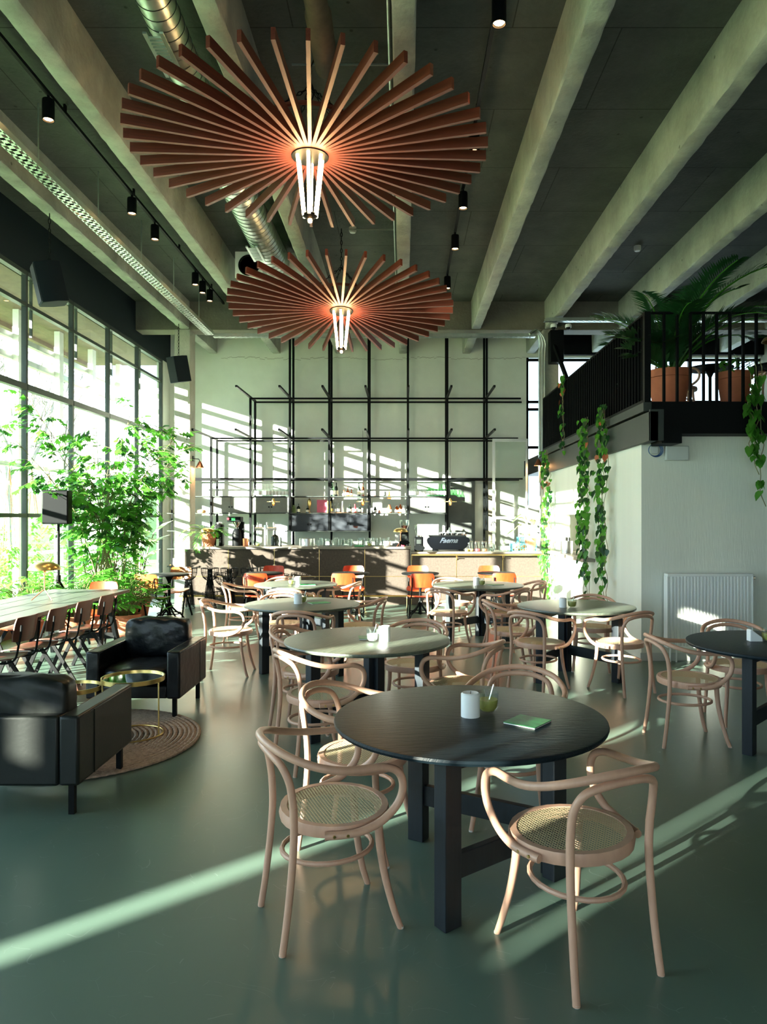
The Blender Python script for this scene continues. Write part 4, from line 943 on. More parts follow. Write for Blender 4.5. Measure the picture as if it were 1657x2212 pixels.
def cab(x0, x1, z0, z1, m, lb):
    t = thing('wall_cabinet', lb, 'cabinet', (x0, FY, z0), 0, 'wall cabinets with round finger holes'); w_ = x1-x0; h = z1-z0
    G().box(0, .02, 0, w_, .45, h).build('body', m, t)
    for a, b, hx in ((.0, w_/2-.003, w_/2-.03), (w_/2+.003, w_, w_/2+.03)):
        d = G().box(a, -.0, .003, b, .018, h-.003).build('door', m, t); G().lathe([(0,0),(.018,0),(.018,.003),(0,.003)], 14).build('finger_hole', 'black', d)
        o = d.children[0]; o.rotation_euler = (PI/2,0,0); o.location = (hx, .0, h*.37)
cab(-4.13, -3.33, 1.735, 2.07, 'cabinet', 'leftmost grey wall cabinet, two doors with round holes')
cab(-3.27, -2.47, 1.735, 2.07, 'cabinet', 'grey two-door wall cabinet behind the left brass pendant')
cab(.12, .93, 1.735, 2.07, 'cabinet', 'grey two-door wall cabinet right, below clear bottles, left of the dark door')
cab(-2.43, -1.62, 1.35, 1.705, 'cabinet_navy', 'dark navy two-door wall cabinet, left of the low pair')
cab(-1.57, -.76, 1.35, 1.705, 'cabinet_navy', 'dark navy two-door wall cabinet, right of the low pair')
# brass disc pendants hanging from the arms
pd = None
for x, lb in ((-2.56, 'brass disc pendant lamp left, in front of the grey cabinets'), (-.79, 'brass disc pendant lamp in the middle, in front of the dark bottles'), (.94, 'brass disc pendant lamp right, in front of the dark door')):
    if pd is None:
        pd = thing('disc_pendant', lb, 'pendant lamp', (x, 14.3, 1.94), 0, 'brass disc pendant lamps')
        G().lathe([(0,.006),(.13,.006),(.13,.0),(0,.0)], 32).build('disc', 'brass', pd)
        G().lathe([(0,.07),(.015,.07),(.02,.05),(.035,.03),(.035,.006),(0,.006)], 16).build('cap', 'brass', pd)
        G().lathe([(0,-.075),(.028,-.07),(.036,-.04),(.036,.0),(0,.0)], 16).build('shade', 'amberglass', pd)
        G().lathe([(0,-.05),(.014,-.045),(.018,-.025),(.010,.0),(0,.0)], 12).build('bulb', 'spotglow', pd)
        G().cyl((0,0,.07), (0,0,1.41), .003, 5).build('cord', 'black', pd)
    else: dup(pd, (x, 14.3, 1.94), 0, lb)
# doors and glass beside the rack
d = G().box(1.02, 16.2, 0, 1.62, 16.28, 2.50).build('door_1', 'deepgrey'); struct(d, 'dark grey door panel right of the cabinets')
d = G().box(1.83, 16.2, 0, 2.09, 16.25, 2.42).build('sliding_panel', 'beige'); tag(d, 'tall beige panel between the dark door and the glass door', 'panel')
t = struct(thing('door_2', 'tall pale-framed glass door leaf at the right end of the bar', 'door')); del t['category']; t.location = (1.79, 14.4, 0)
g = G()
for a in ((0,-.02,0,.05,.02,3.2),(.66,-.02,0,.70,.02,3.2),(.05,-.02,3.14,.66,.02,3.2),(.05,-.02,1.60,.66,.02,1.65),(.05,-.02,0,.66,.02,.1)): g.box(*a)
g.build('frame', 'frame_light', t); G().box(.05,-.003,.1,.66,.003,3.14).build('pane', 'glass', t)
G().tube(spline([(-.03,-.03,1.46),(-.02,-.05,1.52),(.02,-.045,1.55),(.06,-.05,1.52),(.07,-.03,1.46)], 4), .007, 6).build('door_handle', 'black', t)
# cone wall lamps
def cone(x, y, z, s, lb):
    t = thing('cone_wall_lamp', lb, 'wall lamp', (x, y, z), 0, 'copper cone wall lamps')
    G().lathe([(.012,.13),(.03,.11),(.085,.0),(.08,.0),(.025,.10),(0,.11)], 24).build('cone_shade', 'copper', t)
    G().lathe([(0,.01),(.03,.02),(.035,.045),(.02,.075),(0,.08)], 14).build('bulb', 'spotglow', t)
    G().tube([(0,0,.12), (-s*.02,0,.17), (-s*.12,0,.18)], .008, 6).build('arm', 'black', t); G().box(-s*.13-.01,-.04,.13,-s*.13+.01,.04,.23).build('wall_plate', 'black', t)
    l = bpy.data.lights.new('cone_light', 'POINT'); l.energy = 8; l.color = (1,.5,.2); l.shadow_soft_size = .03
    o = bpy.data.objects.new('glow', l); COL.objects.link(o); o.parent = t; o.location = (0,0,.0)
cone(-4.03, 14.35, 2.62, 1, 'copper cone lamp on the side of the left concrete column')
cone(2.62, 13.95, 2.63, -1, 'glowing copper cone lamp below the mezzanine at the right end of the bar')

# ================================================================ bottles, glasses and machines
def bprof(r, h, neck, nr, sh=.06): return [(0,0),(r,0),(r,h-neck-sh),(r*.8,h-neck-sh*.4),(nr,h-neck),(nr,h-.012),(nr*1.15,h-.01),(nr*1.15,h),(0,h)]
def bottle(x, y, z, r, h, m, lb, cat='bottle', gp=None, neck=.07, nr=.013, lab=None, name='bottle'):
    g = G(); g.lathe(bprof(r, h, neck, nr, min(.06, h*.25)), 14); ms = [m]
    if lab: g.m = 1; g.lathe([(r+.001, h*.12), (r+.0015, h*.12), (r+.0015, h*.42), (r+.001, h*.42)], 14); ms.append(lab)
    return tag(g.build(name, ms, loc=(x, y, z)), lb, cat, gp)
b0 = bottle(-3.22, 15.85, 2.096, .036, .27, 'clearglass', 'clear glass water bottle with green mark on the shelf over the left cabinets', gp='clear bottles over the left cabinets', lab='paper', neck=.08)
for k in range(1, 20): dup(b0, (-3.22+.075*(k//2)+.0, 15.85+.13*(k % 2), 2.096))
b1 = bottle(.17, 15.85, 2.096, .036, .27, 'greenglass', 'green tinted water bottle on the shelf over the right cabinet', gp='bottles over the right cabinet', lab='paper', neck=.08)
b1.location.x = .55
for k in range(11): dup(b1, (.58+.034*k, 15.83+.12*(k % 2), 2.096))
b2 = bottle(.15, 15.85, 2.096, .036, .26, 'clearglass', 'clear water bottle on the shelf left of the green ones over the right cabinet', gp='clear bottles over the right cabinet', lab='paper', neck=.08)
for k in range(1, 10): dup(b2, (.15+.04*k, 15.85+.12*(k % 2), 2.096))
Z2 = 2.096; Z1 = 1.731
for x, r, h, m, lab, lb in ((-1.54,.037,.30,'greenglass','label','green wine bottle, leftmost on the upper middle shelf'),(-1.45,.037,.30,'wine','label','dark wine bottle with white label, second on the upper middle shelf'),(-1.29,.032,.14,'copper','label','small copper coloured tin bottle on the upper middle shelf'),(-1.20,.045,.20,'amberglass','label','large amber bottle on the upper middle shelf'),(-1.12,.034,.16,'amberglass','label','small amber bottle right of the large amber one'),(-.96,.035,.29,'wine','label','dark wine bottle with red cap on the upper middle shelf'),(-.87,.032,.29,'amberglass','label','slim golden bottle, rightmost on the upper middle shelf')):
    bottle(x, 15.8, Z2, r, h, m, lb, gp='bottles on the upper middle shelf', lab=lab)
bottle(-2.38, 15.8, Z1, .036, .17, 'leaf_pale', 'pale green flask, leftmost in the open shelf above the navy cabinets', neck=.02, nr=.02, gp='bottles in the open shelf left')
for x, h, m, lab, lb in ((-2.28,.20,'wine','label','dark bottle with cream label beside the pale green flask'),(-2.08,.16,'wine','label','dark bottle with cream label below the gold figure')):
    bottle(x, 15.8, Z1, .040, h, m, lb, lab=lab, neck=.05, gp='bottles in the open shelf left')
tag(G().lathe([(0,0),(.02,0),(.012,.03),(.03,.07),(.045,.11),(.035,.15),(.02,.16),(0,.17)], 14).build('gold_figure', 'brass', loc=(-2.05, 15.86, Z1+.16)), 'shiny gold figure standing behind a dark bottle on the open shelf', 'figure')
bpy.data.objects['gold_figure'].location.z = Z1; bpy.data.objects['gold_figure'].scale = (1,1,1.9)
tag(G().box(-.115,-.004,0,.115,.004,.28).build('pink_poster', 'pink', loc=(-1.78, 15.95, Z1+.01)), 'pink poster propped on the open shelf above the navy cabinets', 'poster')
for x, w_ in ((-1.64,.032),(-1.59,.05)): tag(G().lathe([(0,0),(w_/2,0),(w_/2,.26),(0,.26)], 14).build('yellow_tube', 'yellow', loc=(x, 15.78, Z1)), 'yellow tube right of the pink poster, %s one' % ('thin' if w_ < .04 else 'thick'), 'tube')
for x, h, m, lab, lb, r in ((-1.54,.20,'clearglass','yellow','clear bottle with yellow label on the copper tray, leftmost',.022),(-1.48,.19,'clearglass','paper','clear bottle on the copper tray, second',.02),(-1.40,.20,'clearglass','paper','clear decanter on the copper tray, third',.035),(-1.31,.24,'steel',None,'steel cocktail shaker on the copper tray',.028),(-1.15,.18,'wine','label','black round bottle with white round label on the copper tray',.042),(-1.04,.18,'red','label','bright red bottle on the copper tray',.030),(-.94,.16,'wine','label','black bottle with white label behind the pendant',.042)):
    bottle(x, 15.75, Z1+.012, r, h, m, lb, lab=lab, neck=.05, gp='bottles on the copper tray')
tag(G().lathe([(0,0),(.36,0),(.365,.012),(.0,.011)], 4).build('copper_tray', 'copper', loc=(-1.22, 15.78, Z1)), 'long copper tray under the spirit bottles on the lower middle shelf', 'tray'); bpy.data.objects['copper_tray'].scale = (1.05, .22, 1)
t = thing('picture_frame', 'white framed picture leaning in the right open shelf', 'picture', (-.56, 15.98, Z1)); G().box(-.10,-.01,0,.10,.01,.26).build('frame', 'wax', t); G().box(-.075,-.013,.03,.075,-.010,.23).build('picture', 'offwhite', t)
for x, h, r, m, lab, lb in ((-.60,.14,.035,'wine','paper','small black and white tin in front of the white picture',),(-.51,.07,.03,'terracotta',None,'small red cup in front of the white picture'),(-.29,.18,.05,'leaf_brown','paper','brown jar with frosted lid in the right open shelf'),(-.35,.06,.025,'teal',None,'little green cup beside the brown jar'),(-.13,.16,.04,'amberglass','label','brown pump bottle with label in the right open shelf, left one'),(-.05,.19,.038,'amberglass','label','brown pump bottle with label in the right open shelf, right one')):
    bottle(x, 15.72, Z1, r, h, m, lb, lab=lab, neck=.03, nr=r*.5, gp='items in the right open shelf', cat='container')
t = thing('white_jug', 'tall white jug with handle beside the grey right cabinet', 'jug', (.03, 15.72, Z1)); G().lathe([(0,0),(.038,0),(.034,.15),(.037,.165),(.033,.165),(0,.02)], 18).build('body', 'wax', t); G().tube(spline([(.035,0,.14),(.065,0,.13),(.062,0,.08),(.036,0,.05)], 4), .006, 6).build('handle', 'wax', t)
# carafe, glasses and cups on the shelves left of the column
t = thing('glass_carafe', 'round glass carafe of orange drink on the narrow shelf left of the column', 'carafe', (-4.90, 15.85, 1.731)); G().lathe([(0,0),(.05,.0),(.085,.05),(.07,.10),(.025,.15),(.03,.21),(.05,.24),(.047,.24),(.027,.21),(.02,.15),(.066,.098),(.08,.05),(.047,.006),(0,.006)], 20).build('bowl', 'clearglass', t); G().lathe([(0,.008),(.046,.008),(.078,.05),(.066,.085),(0,.085)], 18).build('drink', 'amber', t)
q = bottle(-5.02, 15.8, .961, .036, .26, 'clearglass', 'clear bottle on the narrow shelves left of the column', gp='clear bottles left of the column')
for k in range(1, 6): dup(q, (-5.02+.08*(k % 3), 15.8+.12*(k//3), .961))
tag(G().box(-5.06,15.65,.586,-4.81,16.1,.606).build('wooden_tray', 'bread'), 'pale wooden tray on the lowest narrow shelf left of the column', 'tray')
cp = tag(G().lathe([(0,0),(.025,0),(.038,.03),(.04,.065),(.037,.065),(.034,.03),(0,.01)], 16).build('white_cup', 'wax', loc=(-5.0, 15.75, .607)), 'white cup among the stack on the wooden tray', 'cup', 'white cups on the wooden tray')
for k in range(1, 9): dup(cp, (-5.0+.09*(k % 3), 15.75+.1*((k//3) % 2), .607+.066*(k > 5)))
tag(G().lathe([(0,0),(.08,0),(.095,.03),(.085,.06),(.03,.075),(0,.08)], 18).build('bread_loaf', 'bread', loc=(-4.40, 15.8, 1.731)), 'round loaf on the shelf just right of the column', 'bread')
CTR = 1.086
# counter: coffee machines etc. on the left
t = thing('coffee_grinder', 'tall black ribbed coffee machine left of the batch brewer', 'coffee machine', (-3.52, 13.85, CTR))
G().box(-.08,-.08,0,.08,.1,.42).build('body', 'black', t, bevel=.03); G().lathe([(0,.42),(.05,.42),(.055,.45),(0,.46)], 16).build('lid', 'steel', t); G().box(-.04,-.085,.0,.02,-.07,.14).build('outlet', 'steel', t, bevel=.01)
g = G()
for k in range(7): g.box(-.084,-.05,.12+k*.04,-.078,.05,.14+k*.04)
g.build('side_rib', 'steel', t)
t = thing('batch_brewer', 'black coffee brewer with green display and red knob', 'coffee machine', (-3.18, 13.85, CTR))
G().box(-.16,-.14,.46,.10,.10,.56).build('head', 'black', t, bevel=.01); G().box(-.07,-.145,.485,.0,-.14,.54).build('display', 'menu_light', t); G().lathe([(0,0),(.022,0),(.022,.03),(0,.03)], 14).build('knob', 'red', t); bpy.data.objects['knob'].location = (-.13,-.14,.52); bpy.data.objects['knob'].rotation_euler = (PI/2,0,0)
G().lathe([(.02,.34),(.075,.44),(.08,.46),(0,.46)], 20).build('filter_basket', 'chrome', t)
G().lathe([(0,0),(.085,0),(.09,.02),(.09,.24),(.07,.30),(.04,.33),(0,.34)], 20).build('flask', 'black', t); G().box(.02,.05,0,.12,.12,.46).build('stand', 'black', t)
tag(G().lathe([(0,0),(.05,0),(.058,.15),(.054,.15),(.047,.01),(0,.01)], 20).build('steel_tumbler', 'copper', loc=(-2.96, 13.6, CTR)), 'shiny copper tinted cup on the counter beside the brewer', 'cup')
t = thing('beer_tap', 'brushed steel T-shaped beer tap tower with three handles', 'beer tap', (-2.60, 13.72, CTR)); G().cyl((0,0,0), (0,0,.40), .042, 18).build('tower', 'steel', t); G().cyl((-.20,0,.33), (.20,0,.33), .034, 16).build('cross_pipe', 'steel', t)
for x in (-.14, .03, .16): G().cyl((x,0,.35), (x-.01,0,.45), .013, 8, .017).build('tap_handle', 'steel', t); G().cyl((x,-.03,.31), (x,-.05,.22), .008, 8).build('spout', 'steel', t)
bottle(-2.47, 13.95, CTR, .075, .30, 'wine', 'dark round-bodied bottle behind the beer tap', neck=.08, nr=.02)
t = thing('soda_siphon', 'slim grey cylinder right of the beer tap', 'siphon', (-2.32, 13.7, CTR)); G().lathe([(0,0),(.025,0),(.025,.15),(.012,.17),(0,.18)], 14).build('body', 'darkgrey', t)
tag(G().lathe([(0,0),(.15,0),(.15,.14),(.146,.145),(.0,.145)], 28).build('steel_pot', 'steel', loc=(-1.84, 13.9, CTR)), 'wide low steel pot on the counter', 'pot')
tg = None
rr = random.Random(11); lbg = 'clear tumbler in the long row of glasses on the bar counter'
for k in range(34):
    x = -1.60+.041*k+rr.uniform(-.01,.01); y = 13.62+.16*(k % 3)
    if k in (16, 17): continue
    if tg is None: tg = tag(G().lathe([(0,0),(.026,0),(.034,.12),(.032,.12),(.024,.008),(0,.008)], 14).build('tumbler', 'clearglass', loc=(x, y, CTR)), lbg, 'glass', 'clear tumblers on the left counter')
    else: o = dup(tg, (x, y, CTR)); o.scale = (1, 1, rr.uniform(.9, 1.35))
jar = lambda x, y, z, lb, s=1: sauce_at(x, y, z, lb, s)
def sauce_at(x, y, z, lb, s=.9): o = sauce(x, y, lb, s); o.location.z = z; return o
sauce_at(-2.72, 13.55, CTR, 'small pale sauce glass left of the beer tap'); sauce_at(-.62, 13.55, CTR, 'small pale sauce glass in front of the tumblers on the bar'); sauce_at(.29, 13.52, .991, 'small pale sauce glass below the coffee grinder on the lower counter')
tag(G().box(-.09,-.06,0,.09,.06,.02).build('green_cloth', 'menu_light', loc=(-.82, 13.58, CTR), bevel=.006), 'folded bright green cloth among the glasses on the bar', 'cloth')
tag(G().lathe([(0,0),(.05,0),(.065,.03),(.075,.10),(.071,.10),(.06,.03),(0,.01)], 24).build('bowl_stack', 'wax', loc=(-.30, 13.6, CTR)), 'white ceramic bowl on the bar counter', 'bowl')
t = thing('handset', 'silver and black handset lying on the counter near the brass lamp', 'appliance', (.0, 13.62, CTR)); bpy.data.objects['handset'].location.x = -.10
G().bar((-.06,0,.09), (.19,0,.03), .035, .025).build('handle', 'steel', t); G().box(-.10,-.05,0,.02,.05,.06).build('body', 'black', t, bevel=.01)
tag(G().box(-.03,-.025,0,.03,.025,.05).build('red_box', 'red', loc=(.0, 13.52, CTR), bevel=.004), 'small red box on the counter beside the silver handset', 'box')
tag(G().box(-.13,-.004,0,.13,.004,.22).build('grey_board', 'offwhite', loc=(-.02, 14.1, CTR)), 'pale framed board leaning behind the brass lamp on the counter', 'board')
mushroom_lamp(-.04, 13.58, CTR, 'brass mushroom lamp on the right end of the taller bar counter', .85, .3)
mushroom_lamp(-3.68, 13.62, CTR, 'brass mushroom lamp in front of the potted fern at the left end of the bar', .85, .2)
def grinder(x, y, z, lb, m, big):
    t = thing('coffee_grinder', lb, 'coffee grinder', (x, y, z), 0, 'coffee grinders on the bar')
    G().box(-.085,-.1,0,.085,.12,.27).build('body', 'black', t, bevel=.012)
    G().lathe([(.045,.30),(.05,.32),(.09,.42),(.095,.50),(.09,.50),(.085,.42),(.04,.32)], 20).build('hopper', 'clearglass', t)
    if m: G().lathe([(0,.31),(.046,.32),(.078,.39),(0,.40)], 18).build('beans', 'ply_brown', t)
    G().lathe([(0,.27),(.06,.27),(.055,.30),(0,.30)], 16).build('collar', 'steel', t); G().lathe([(0,.50),(.097,.50),(.097,.515),(0,.515)], 20).build('lid', 'black', t)
    g = G(); g.box(-.045,-.104,.14,.045,-.1,.22); g.build('front_plate', 'darkgrey', t); G().lathe([(0,0),(.028,0),(.028,.003),(0,.003)], 16).build('badge', 'steel', t); o = t.children[-1]; o.location = (0,-.1,.08); o.rotation_euler = (PI/2,0,0); o.scale = (1,.5,1)
grinder(.03, 13.95, CTR+.0, 'squat coffee grinder with brown beans behind the brass lamp', True, 0)
grinder(.31, 13.85, .991, 'tall black coffee grinder with clear hopper, left of the espresso machine', False, 1)
# espresso machine
t = thing('espresso_machine', 'shiny black espresso machine with rounded ends and chrome lettering', 'espresso machine', (.86, 13.85, .991))
prof = [(-.27,.03),(-.33,.07),(-.385,.15),(-.40,.21),(-.38,.255),(-.33,.275),(.33,.275),(.38,.255),(.40,.21),(.385,.15),(.33,.07),(.27,.03)]
g = G(); nn = len(prof); g.add([(x, -.2, z) for x, z in prof]+[(x*1.02, -.24, z*.98+.005) for x, z in prof]+[(x, .2, z) for x, z in prof], [tuple(nn+i for i in range(nn)), tuple(reversed([2*nn+i for i in range(nn)]))]+[(i,(i+1)%nn,nn+(i+1)%nn,nn+i)[::-1] for i in range(nn)]+[(i,(i+1)%nn,2*nn+(i+1)%nn,2*nn+i) for i in range(nn)])
g.build('body', mat('gloss_black_enamel', (.0012,.0015,.002), .16, spec=.3), t)
G().box(-.36,-.2,.275,.34,.2,.30).build('cup_tray', 'black', t, bevel=.005); G().tube([(-.18,-.19,.31),(-.18,-.19,.35),(.33,-.19,.35),(.33,.19,.35),(-.18,.19,.35)], .006, 6).build('cup_rail', 'chrome', t)
for sx in (-.24, .24): G().box(sx-.05,-.18,0,sx+.05,.18,.03).build('foot', 'black', t)
cu = bpy.data.curves.new('lettering', 'FONT'); cu.body = 'Faema'; cu.size = .13; cu.shear = .5; cu.extrude = .003; cu.align_x = 'CENTER'; cu.offset = .003
tmp = bpy.data.objects.new('lettering', cu); COL.objects.link(tmp); dg = bpy.context.evaluated_depsgraph_get(); me = bpy.data.meshes.new_from_object(tmp.evaluated_get(dg)); bpy.data.objects.remove(tmp)
me.materials.clear(); me.materials.append(M['chrome']); o = bpy.data.objects.new('lettering', me); COL.objects.link(o); o.parent = t; o.location = (0,-.246,.165); o.rotation_euler = (PI/2,0,0)
rr = random.Random(4)
cs = None
for k in range(9):
    p = (.72+.055*k, 13.75+.12*(k % 2), 1.292)
    if cs is None: cs = tag(G().lathe([(0,0),(.02,0),(.032,.03),(.034,.055),(.031,.055),(.028,.03),(0,.008)], 14).build('espresso_cup', 'chrome', loc=p), 'small cup on top of the espresso machine', 'cup', 'cups on the espresso machine')
    else: dup(cs, p)
t = thing('milk_pitcher', 'dark metal pitcher on top of the espresso machine', 'pitcher', (.90, 13.9, 1.292)); G().lathe([(0,0),(.045,0),(.05,.04),(.035,.09),(.02,.11),(.008,.15),(0,.15)], 16).build('body', 'darkgrey', t)
g = tag(G().lathe([(0,0),(.034,0),(.038,.11),(.035,.11),(.03,.01),(0,.01)], 16).build('glass_stack', 'clearglass', loc=(.56, 13.85, 1.292)), 'clear glass at the left on top of the espresso machine', 'glass')
js = None
for k, (x, m) in enumerate(((1.28,'yellow'),(1.41,'red'),(1.54,'leaf_brown'),(1.67,'wine'))):
    t = thing('swing_top_jar', 'swing-top glass jar right of the espresso machine, %s from the left' % ['first','second','third','fourth'][k], 'jar', (x, 13.62, .991), 0, 'swing-top jars on the lower counter')
    G().lathe([(0,0),(.05,0),(.052,.02),(.052,.12),(.038,.155),(.038,.18),(.042,.185),(.0,.19)], 18).build('jar_body', 'clearglass', t); G().lathe([(0,.006),(.047,.008),(.047,.05),(0,.05)], 16).build('contents', m, t); G().tube([(-.044,-.01,.15),(-.046,0,.19),(.046,0,.19),(.044,-.01,.15)], .003, 5).build('wire_clasp', 'steel', t)
tag(G().lathe([(0,0),(.03,.0),(.033,.035),(.03,.05),(0,.055)], 14).build('lemon', 'yellow', loc=(1.20, 13.55, .991)), 'yellow fruit in front of the first swing-top jar', 'fruit')
for k, (x, s) in enumerate(((1.84,1.),(1.93,.9),(2.0,1.05))): tag(G().lathe([(0,0),(.026,0),(.034,.10*s),(.032,.10*s),(.024,.008),(0,.008)], 14).build('tumbler', 'clearglass', loc=(x, 13.62, .991)), 'clear tumbler left of the teal crate, %s' % ['leftmost','middle one','rightmost'][k], 'glass', 'tumblers by the teal crate')
def crate(x, y, z, w_, d_, h, lb):
    t = thing('plastic_crate', lb, 'crate', (x, y, z)); g = G(); n = 9
    for yy in (0, d_):
        for k in range(n+1): g.box(w_*k/n-.006, yy-.005, 0, w_*k/n+.006, yy+.005, h)
        for zz in (.01, h*.45, h): g.box(0, yy-.006, zz-.012, w_, yy+.006, zz)
    for xx in (0, w_):
        for k in range(5): g.box(xx-.005, d_*k/4-.006, 0, xx+.005, d_*k/4+.006, h)
        for zz in (.01, h*.45, h): g.box(xx-.006, 0, zz-.012, xx+.006, d_, zz)
    g.box(0,0,.0,w_,d_,.008); g.build('crate_body', 'teal', t); return t
crate(2.06, 13.6, .991, .46, .28, .15, 'teal plastic crate with bread rolls on the lower counter'); crate(2.24, 13.95, .991, .28, .22, .26, 'second teal plastic crate standing behind the bread crate')
for k in range(6):
    o = G().lathe([(0,-.08),(.025,-.06),(.033,0),(.025,.06),(0,.08)], 12).build('bread_roll', 'bread', loc=(2.14+.058*k, 13.68+.03*(k % 2), 1.03+.045*(k % 2))); o.rotation_euler = (PI/2, 0, rr.uniform(.3, 1.6)); tag(o, 'bread roll lying in the teal crate', 'bread roll', 'bread rolls in the teal crate')
# serving hatch
struct(G().box(KX-.17, 10.2, 1.0, KX+.62, 12.95, 1.045).build('trim_20', 'bartop', bevel=.004), 'stone sill of the serving hatch')
t = thing('cutlery_pot', 'steel pot full of cutlery on the serving hatch sill', 'pot', (KX-.02, 11.9, 1.045)); G().lathe([(0,0),(.10,0),(.10,.20),(.096,.20),(.09,.01),(0,.01)], 24).build('pot_body', 'steel', t); g = G(); r = random.Random(8)
for k in range(26): a = r.uniform(0, 2*PI); q = r.uniform(0,.08); g.bar((q*math.cos(a)*.8, q*math.sin(a)*.8, .02), (q*math.cos(a)*1.05, q*math.sin(a)*1.05, .24+r.uniform(0,.03)), .010, .004)
g.build('cutlery', 'chrome', t)
# wall fittings on the kitchen block
t = thing('radiator', 'white ribbed panel radiator on the kitchen wall', 'radiator', (2.97, 8.10, .17)); w_ = .95; h = .83
g = G(); n = 24; pts = []
for k in range(n):
    x = .03+(w_-.06)*k/n; q = (w_-.06)/n; pts += [(x+q*.12,-.0),(x+q*.30,-.014),(x+q*.70,-.014),(x+q*.88,-.0)]
pl = pts+[(w_-.03,.02),(.03,.02)]; g.prism([(0,0)]+pts+[(w_,0),(w_,.012),(0,.012)], .02, h-.03); g.build('ribbed_panel', 'white', t, smooth=False)
G().box(-.004,-.018,h-.03,w_+.004,.10,h).build('top_grille', 'white', t, bevel=.004); G().box(-.004,-.016,0,w_+.004,.10,.02).build('bottom_rail', 'white', t, bevel=.004)
for x in (-.006, w_-.002): G().box(x,-.016,.02,x+.008,.10,h-.03).build('side_cover', 'white', t)
G().cyl((w_,.04,h-.05), (w_+.05,.04,h-.05), .016, 12).build('valve', 'chrome', t); G().cyl((.05,.05,-.17), (.05,.05,.02), .010, 8).build('pipe', 'white', t); G().cyl((.12,.05,-.17), (.12,.05,.02), .010, 8).build('pipe', 'white', t)
t = thing('emergency_light', 'flat white emergency light box high on the kitchen wall', 'light', (2.98, KY, 2.28)); G().box(0,-.06,0,.26,0,.16).build('housing', 'offwhite', t, bevel=.006); G().box(.012,-.064,.012,.248,-.06,.148).build('diffuser', 'offwhite', t)
t = thing('wall_socket', 'small square socket with a coiled blue cable at the kitchen wall corner', 'socket', (2.86, KY, 2.395)); G().box(-.04,-.04,-.04,.04,0,.04).build('box', 'offwhite', t, bevel=.006); g = G()
for k in range(4): g.tube([((.07+.004*k)*math.cos(2*PI*i/28)+.004*k, -.03-.004*k, (.065+.004*k)*math.sin(2*PI*i/28)) for i in range(28)], .0035, 5, closed=True)
g.tube(spline([(0,-.03,.065),(.01,-.03,.09),(0,-.02,.12)], 4), .004, 5); g.build('coiled_cable', 'blue', t)
t = thing('column_loudspeaker', 'black loudspeaker fixed high on the right concrete column', 'loudspeaker', (2.84, 14.0, 4.62)); G().box(0,-.12,0,.26,.12,.62).build('cabinet', 'black', t, bevel=.01); G().box(.10,.12,.25,.16,.17,.4).build('bracket', 'black', t)
o = G().bar((2.92, 13.9, 4.95), (3.16, 13.4, 3.9), .07, .05).build('diagonal_brace', 'black'); tag(o, 'black diagonal steel brace below the loudspeaker on the right column', 'brace')
for x, lb in ((2.78, 'white dome security camera nearest the right column top'), (3.05, 'white dome security camera, the right one of the pair')):
    t = thing('dome_camera', lb, 'security camera', (x, 13.3, 5.16), 0, 'dome security cameras'); G().lathe([(.0,-.03),(.055,-.03),(.06,.0),(.05,.03),(0,.03)], 18).build('housing', 'wax', t); G().lathe([(0,-.075),(.025,-.068),(.042,-.045),(.045,-.03),(0,-.03)], 16).build('dome', 'black', t)
for k, x in enumerate((3.75, 4.45, 5.35)): tag(G().box(-.05,-.04,0,.05,.04,.10).build('junction_box', 'offwhite', loc=(x, 13.3, 5.24)), 'pale junction box on the mezzanine cable tray, %s from the left' % ['first','second','third'][k], 'junction box', 'junction boxes')

# ================================================================ plants
def pot(t, r, h, m='terracotta', rim=True):
    p = [(0,0),(r*.68,0),(r*.92,h*.80),(r*.94,h*.80),(r*1.0,h*.81),(r*1.02,h*.99),(r*1.0,h),(r*.93,h),(r*.90,h*.88),(0,h*.88)] if rim else [(0,0),(r*.62,0),(r,h),(r*.93,h),(r*.88,h*.88),(0,h*.88)]
    o = G().lathe(p, 32).build('pot', m, t); G().lathe([(0,h*.87),(r*.88,h*.885),(0,h*.90)], 20).build('soil', 'soil', t); return o
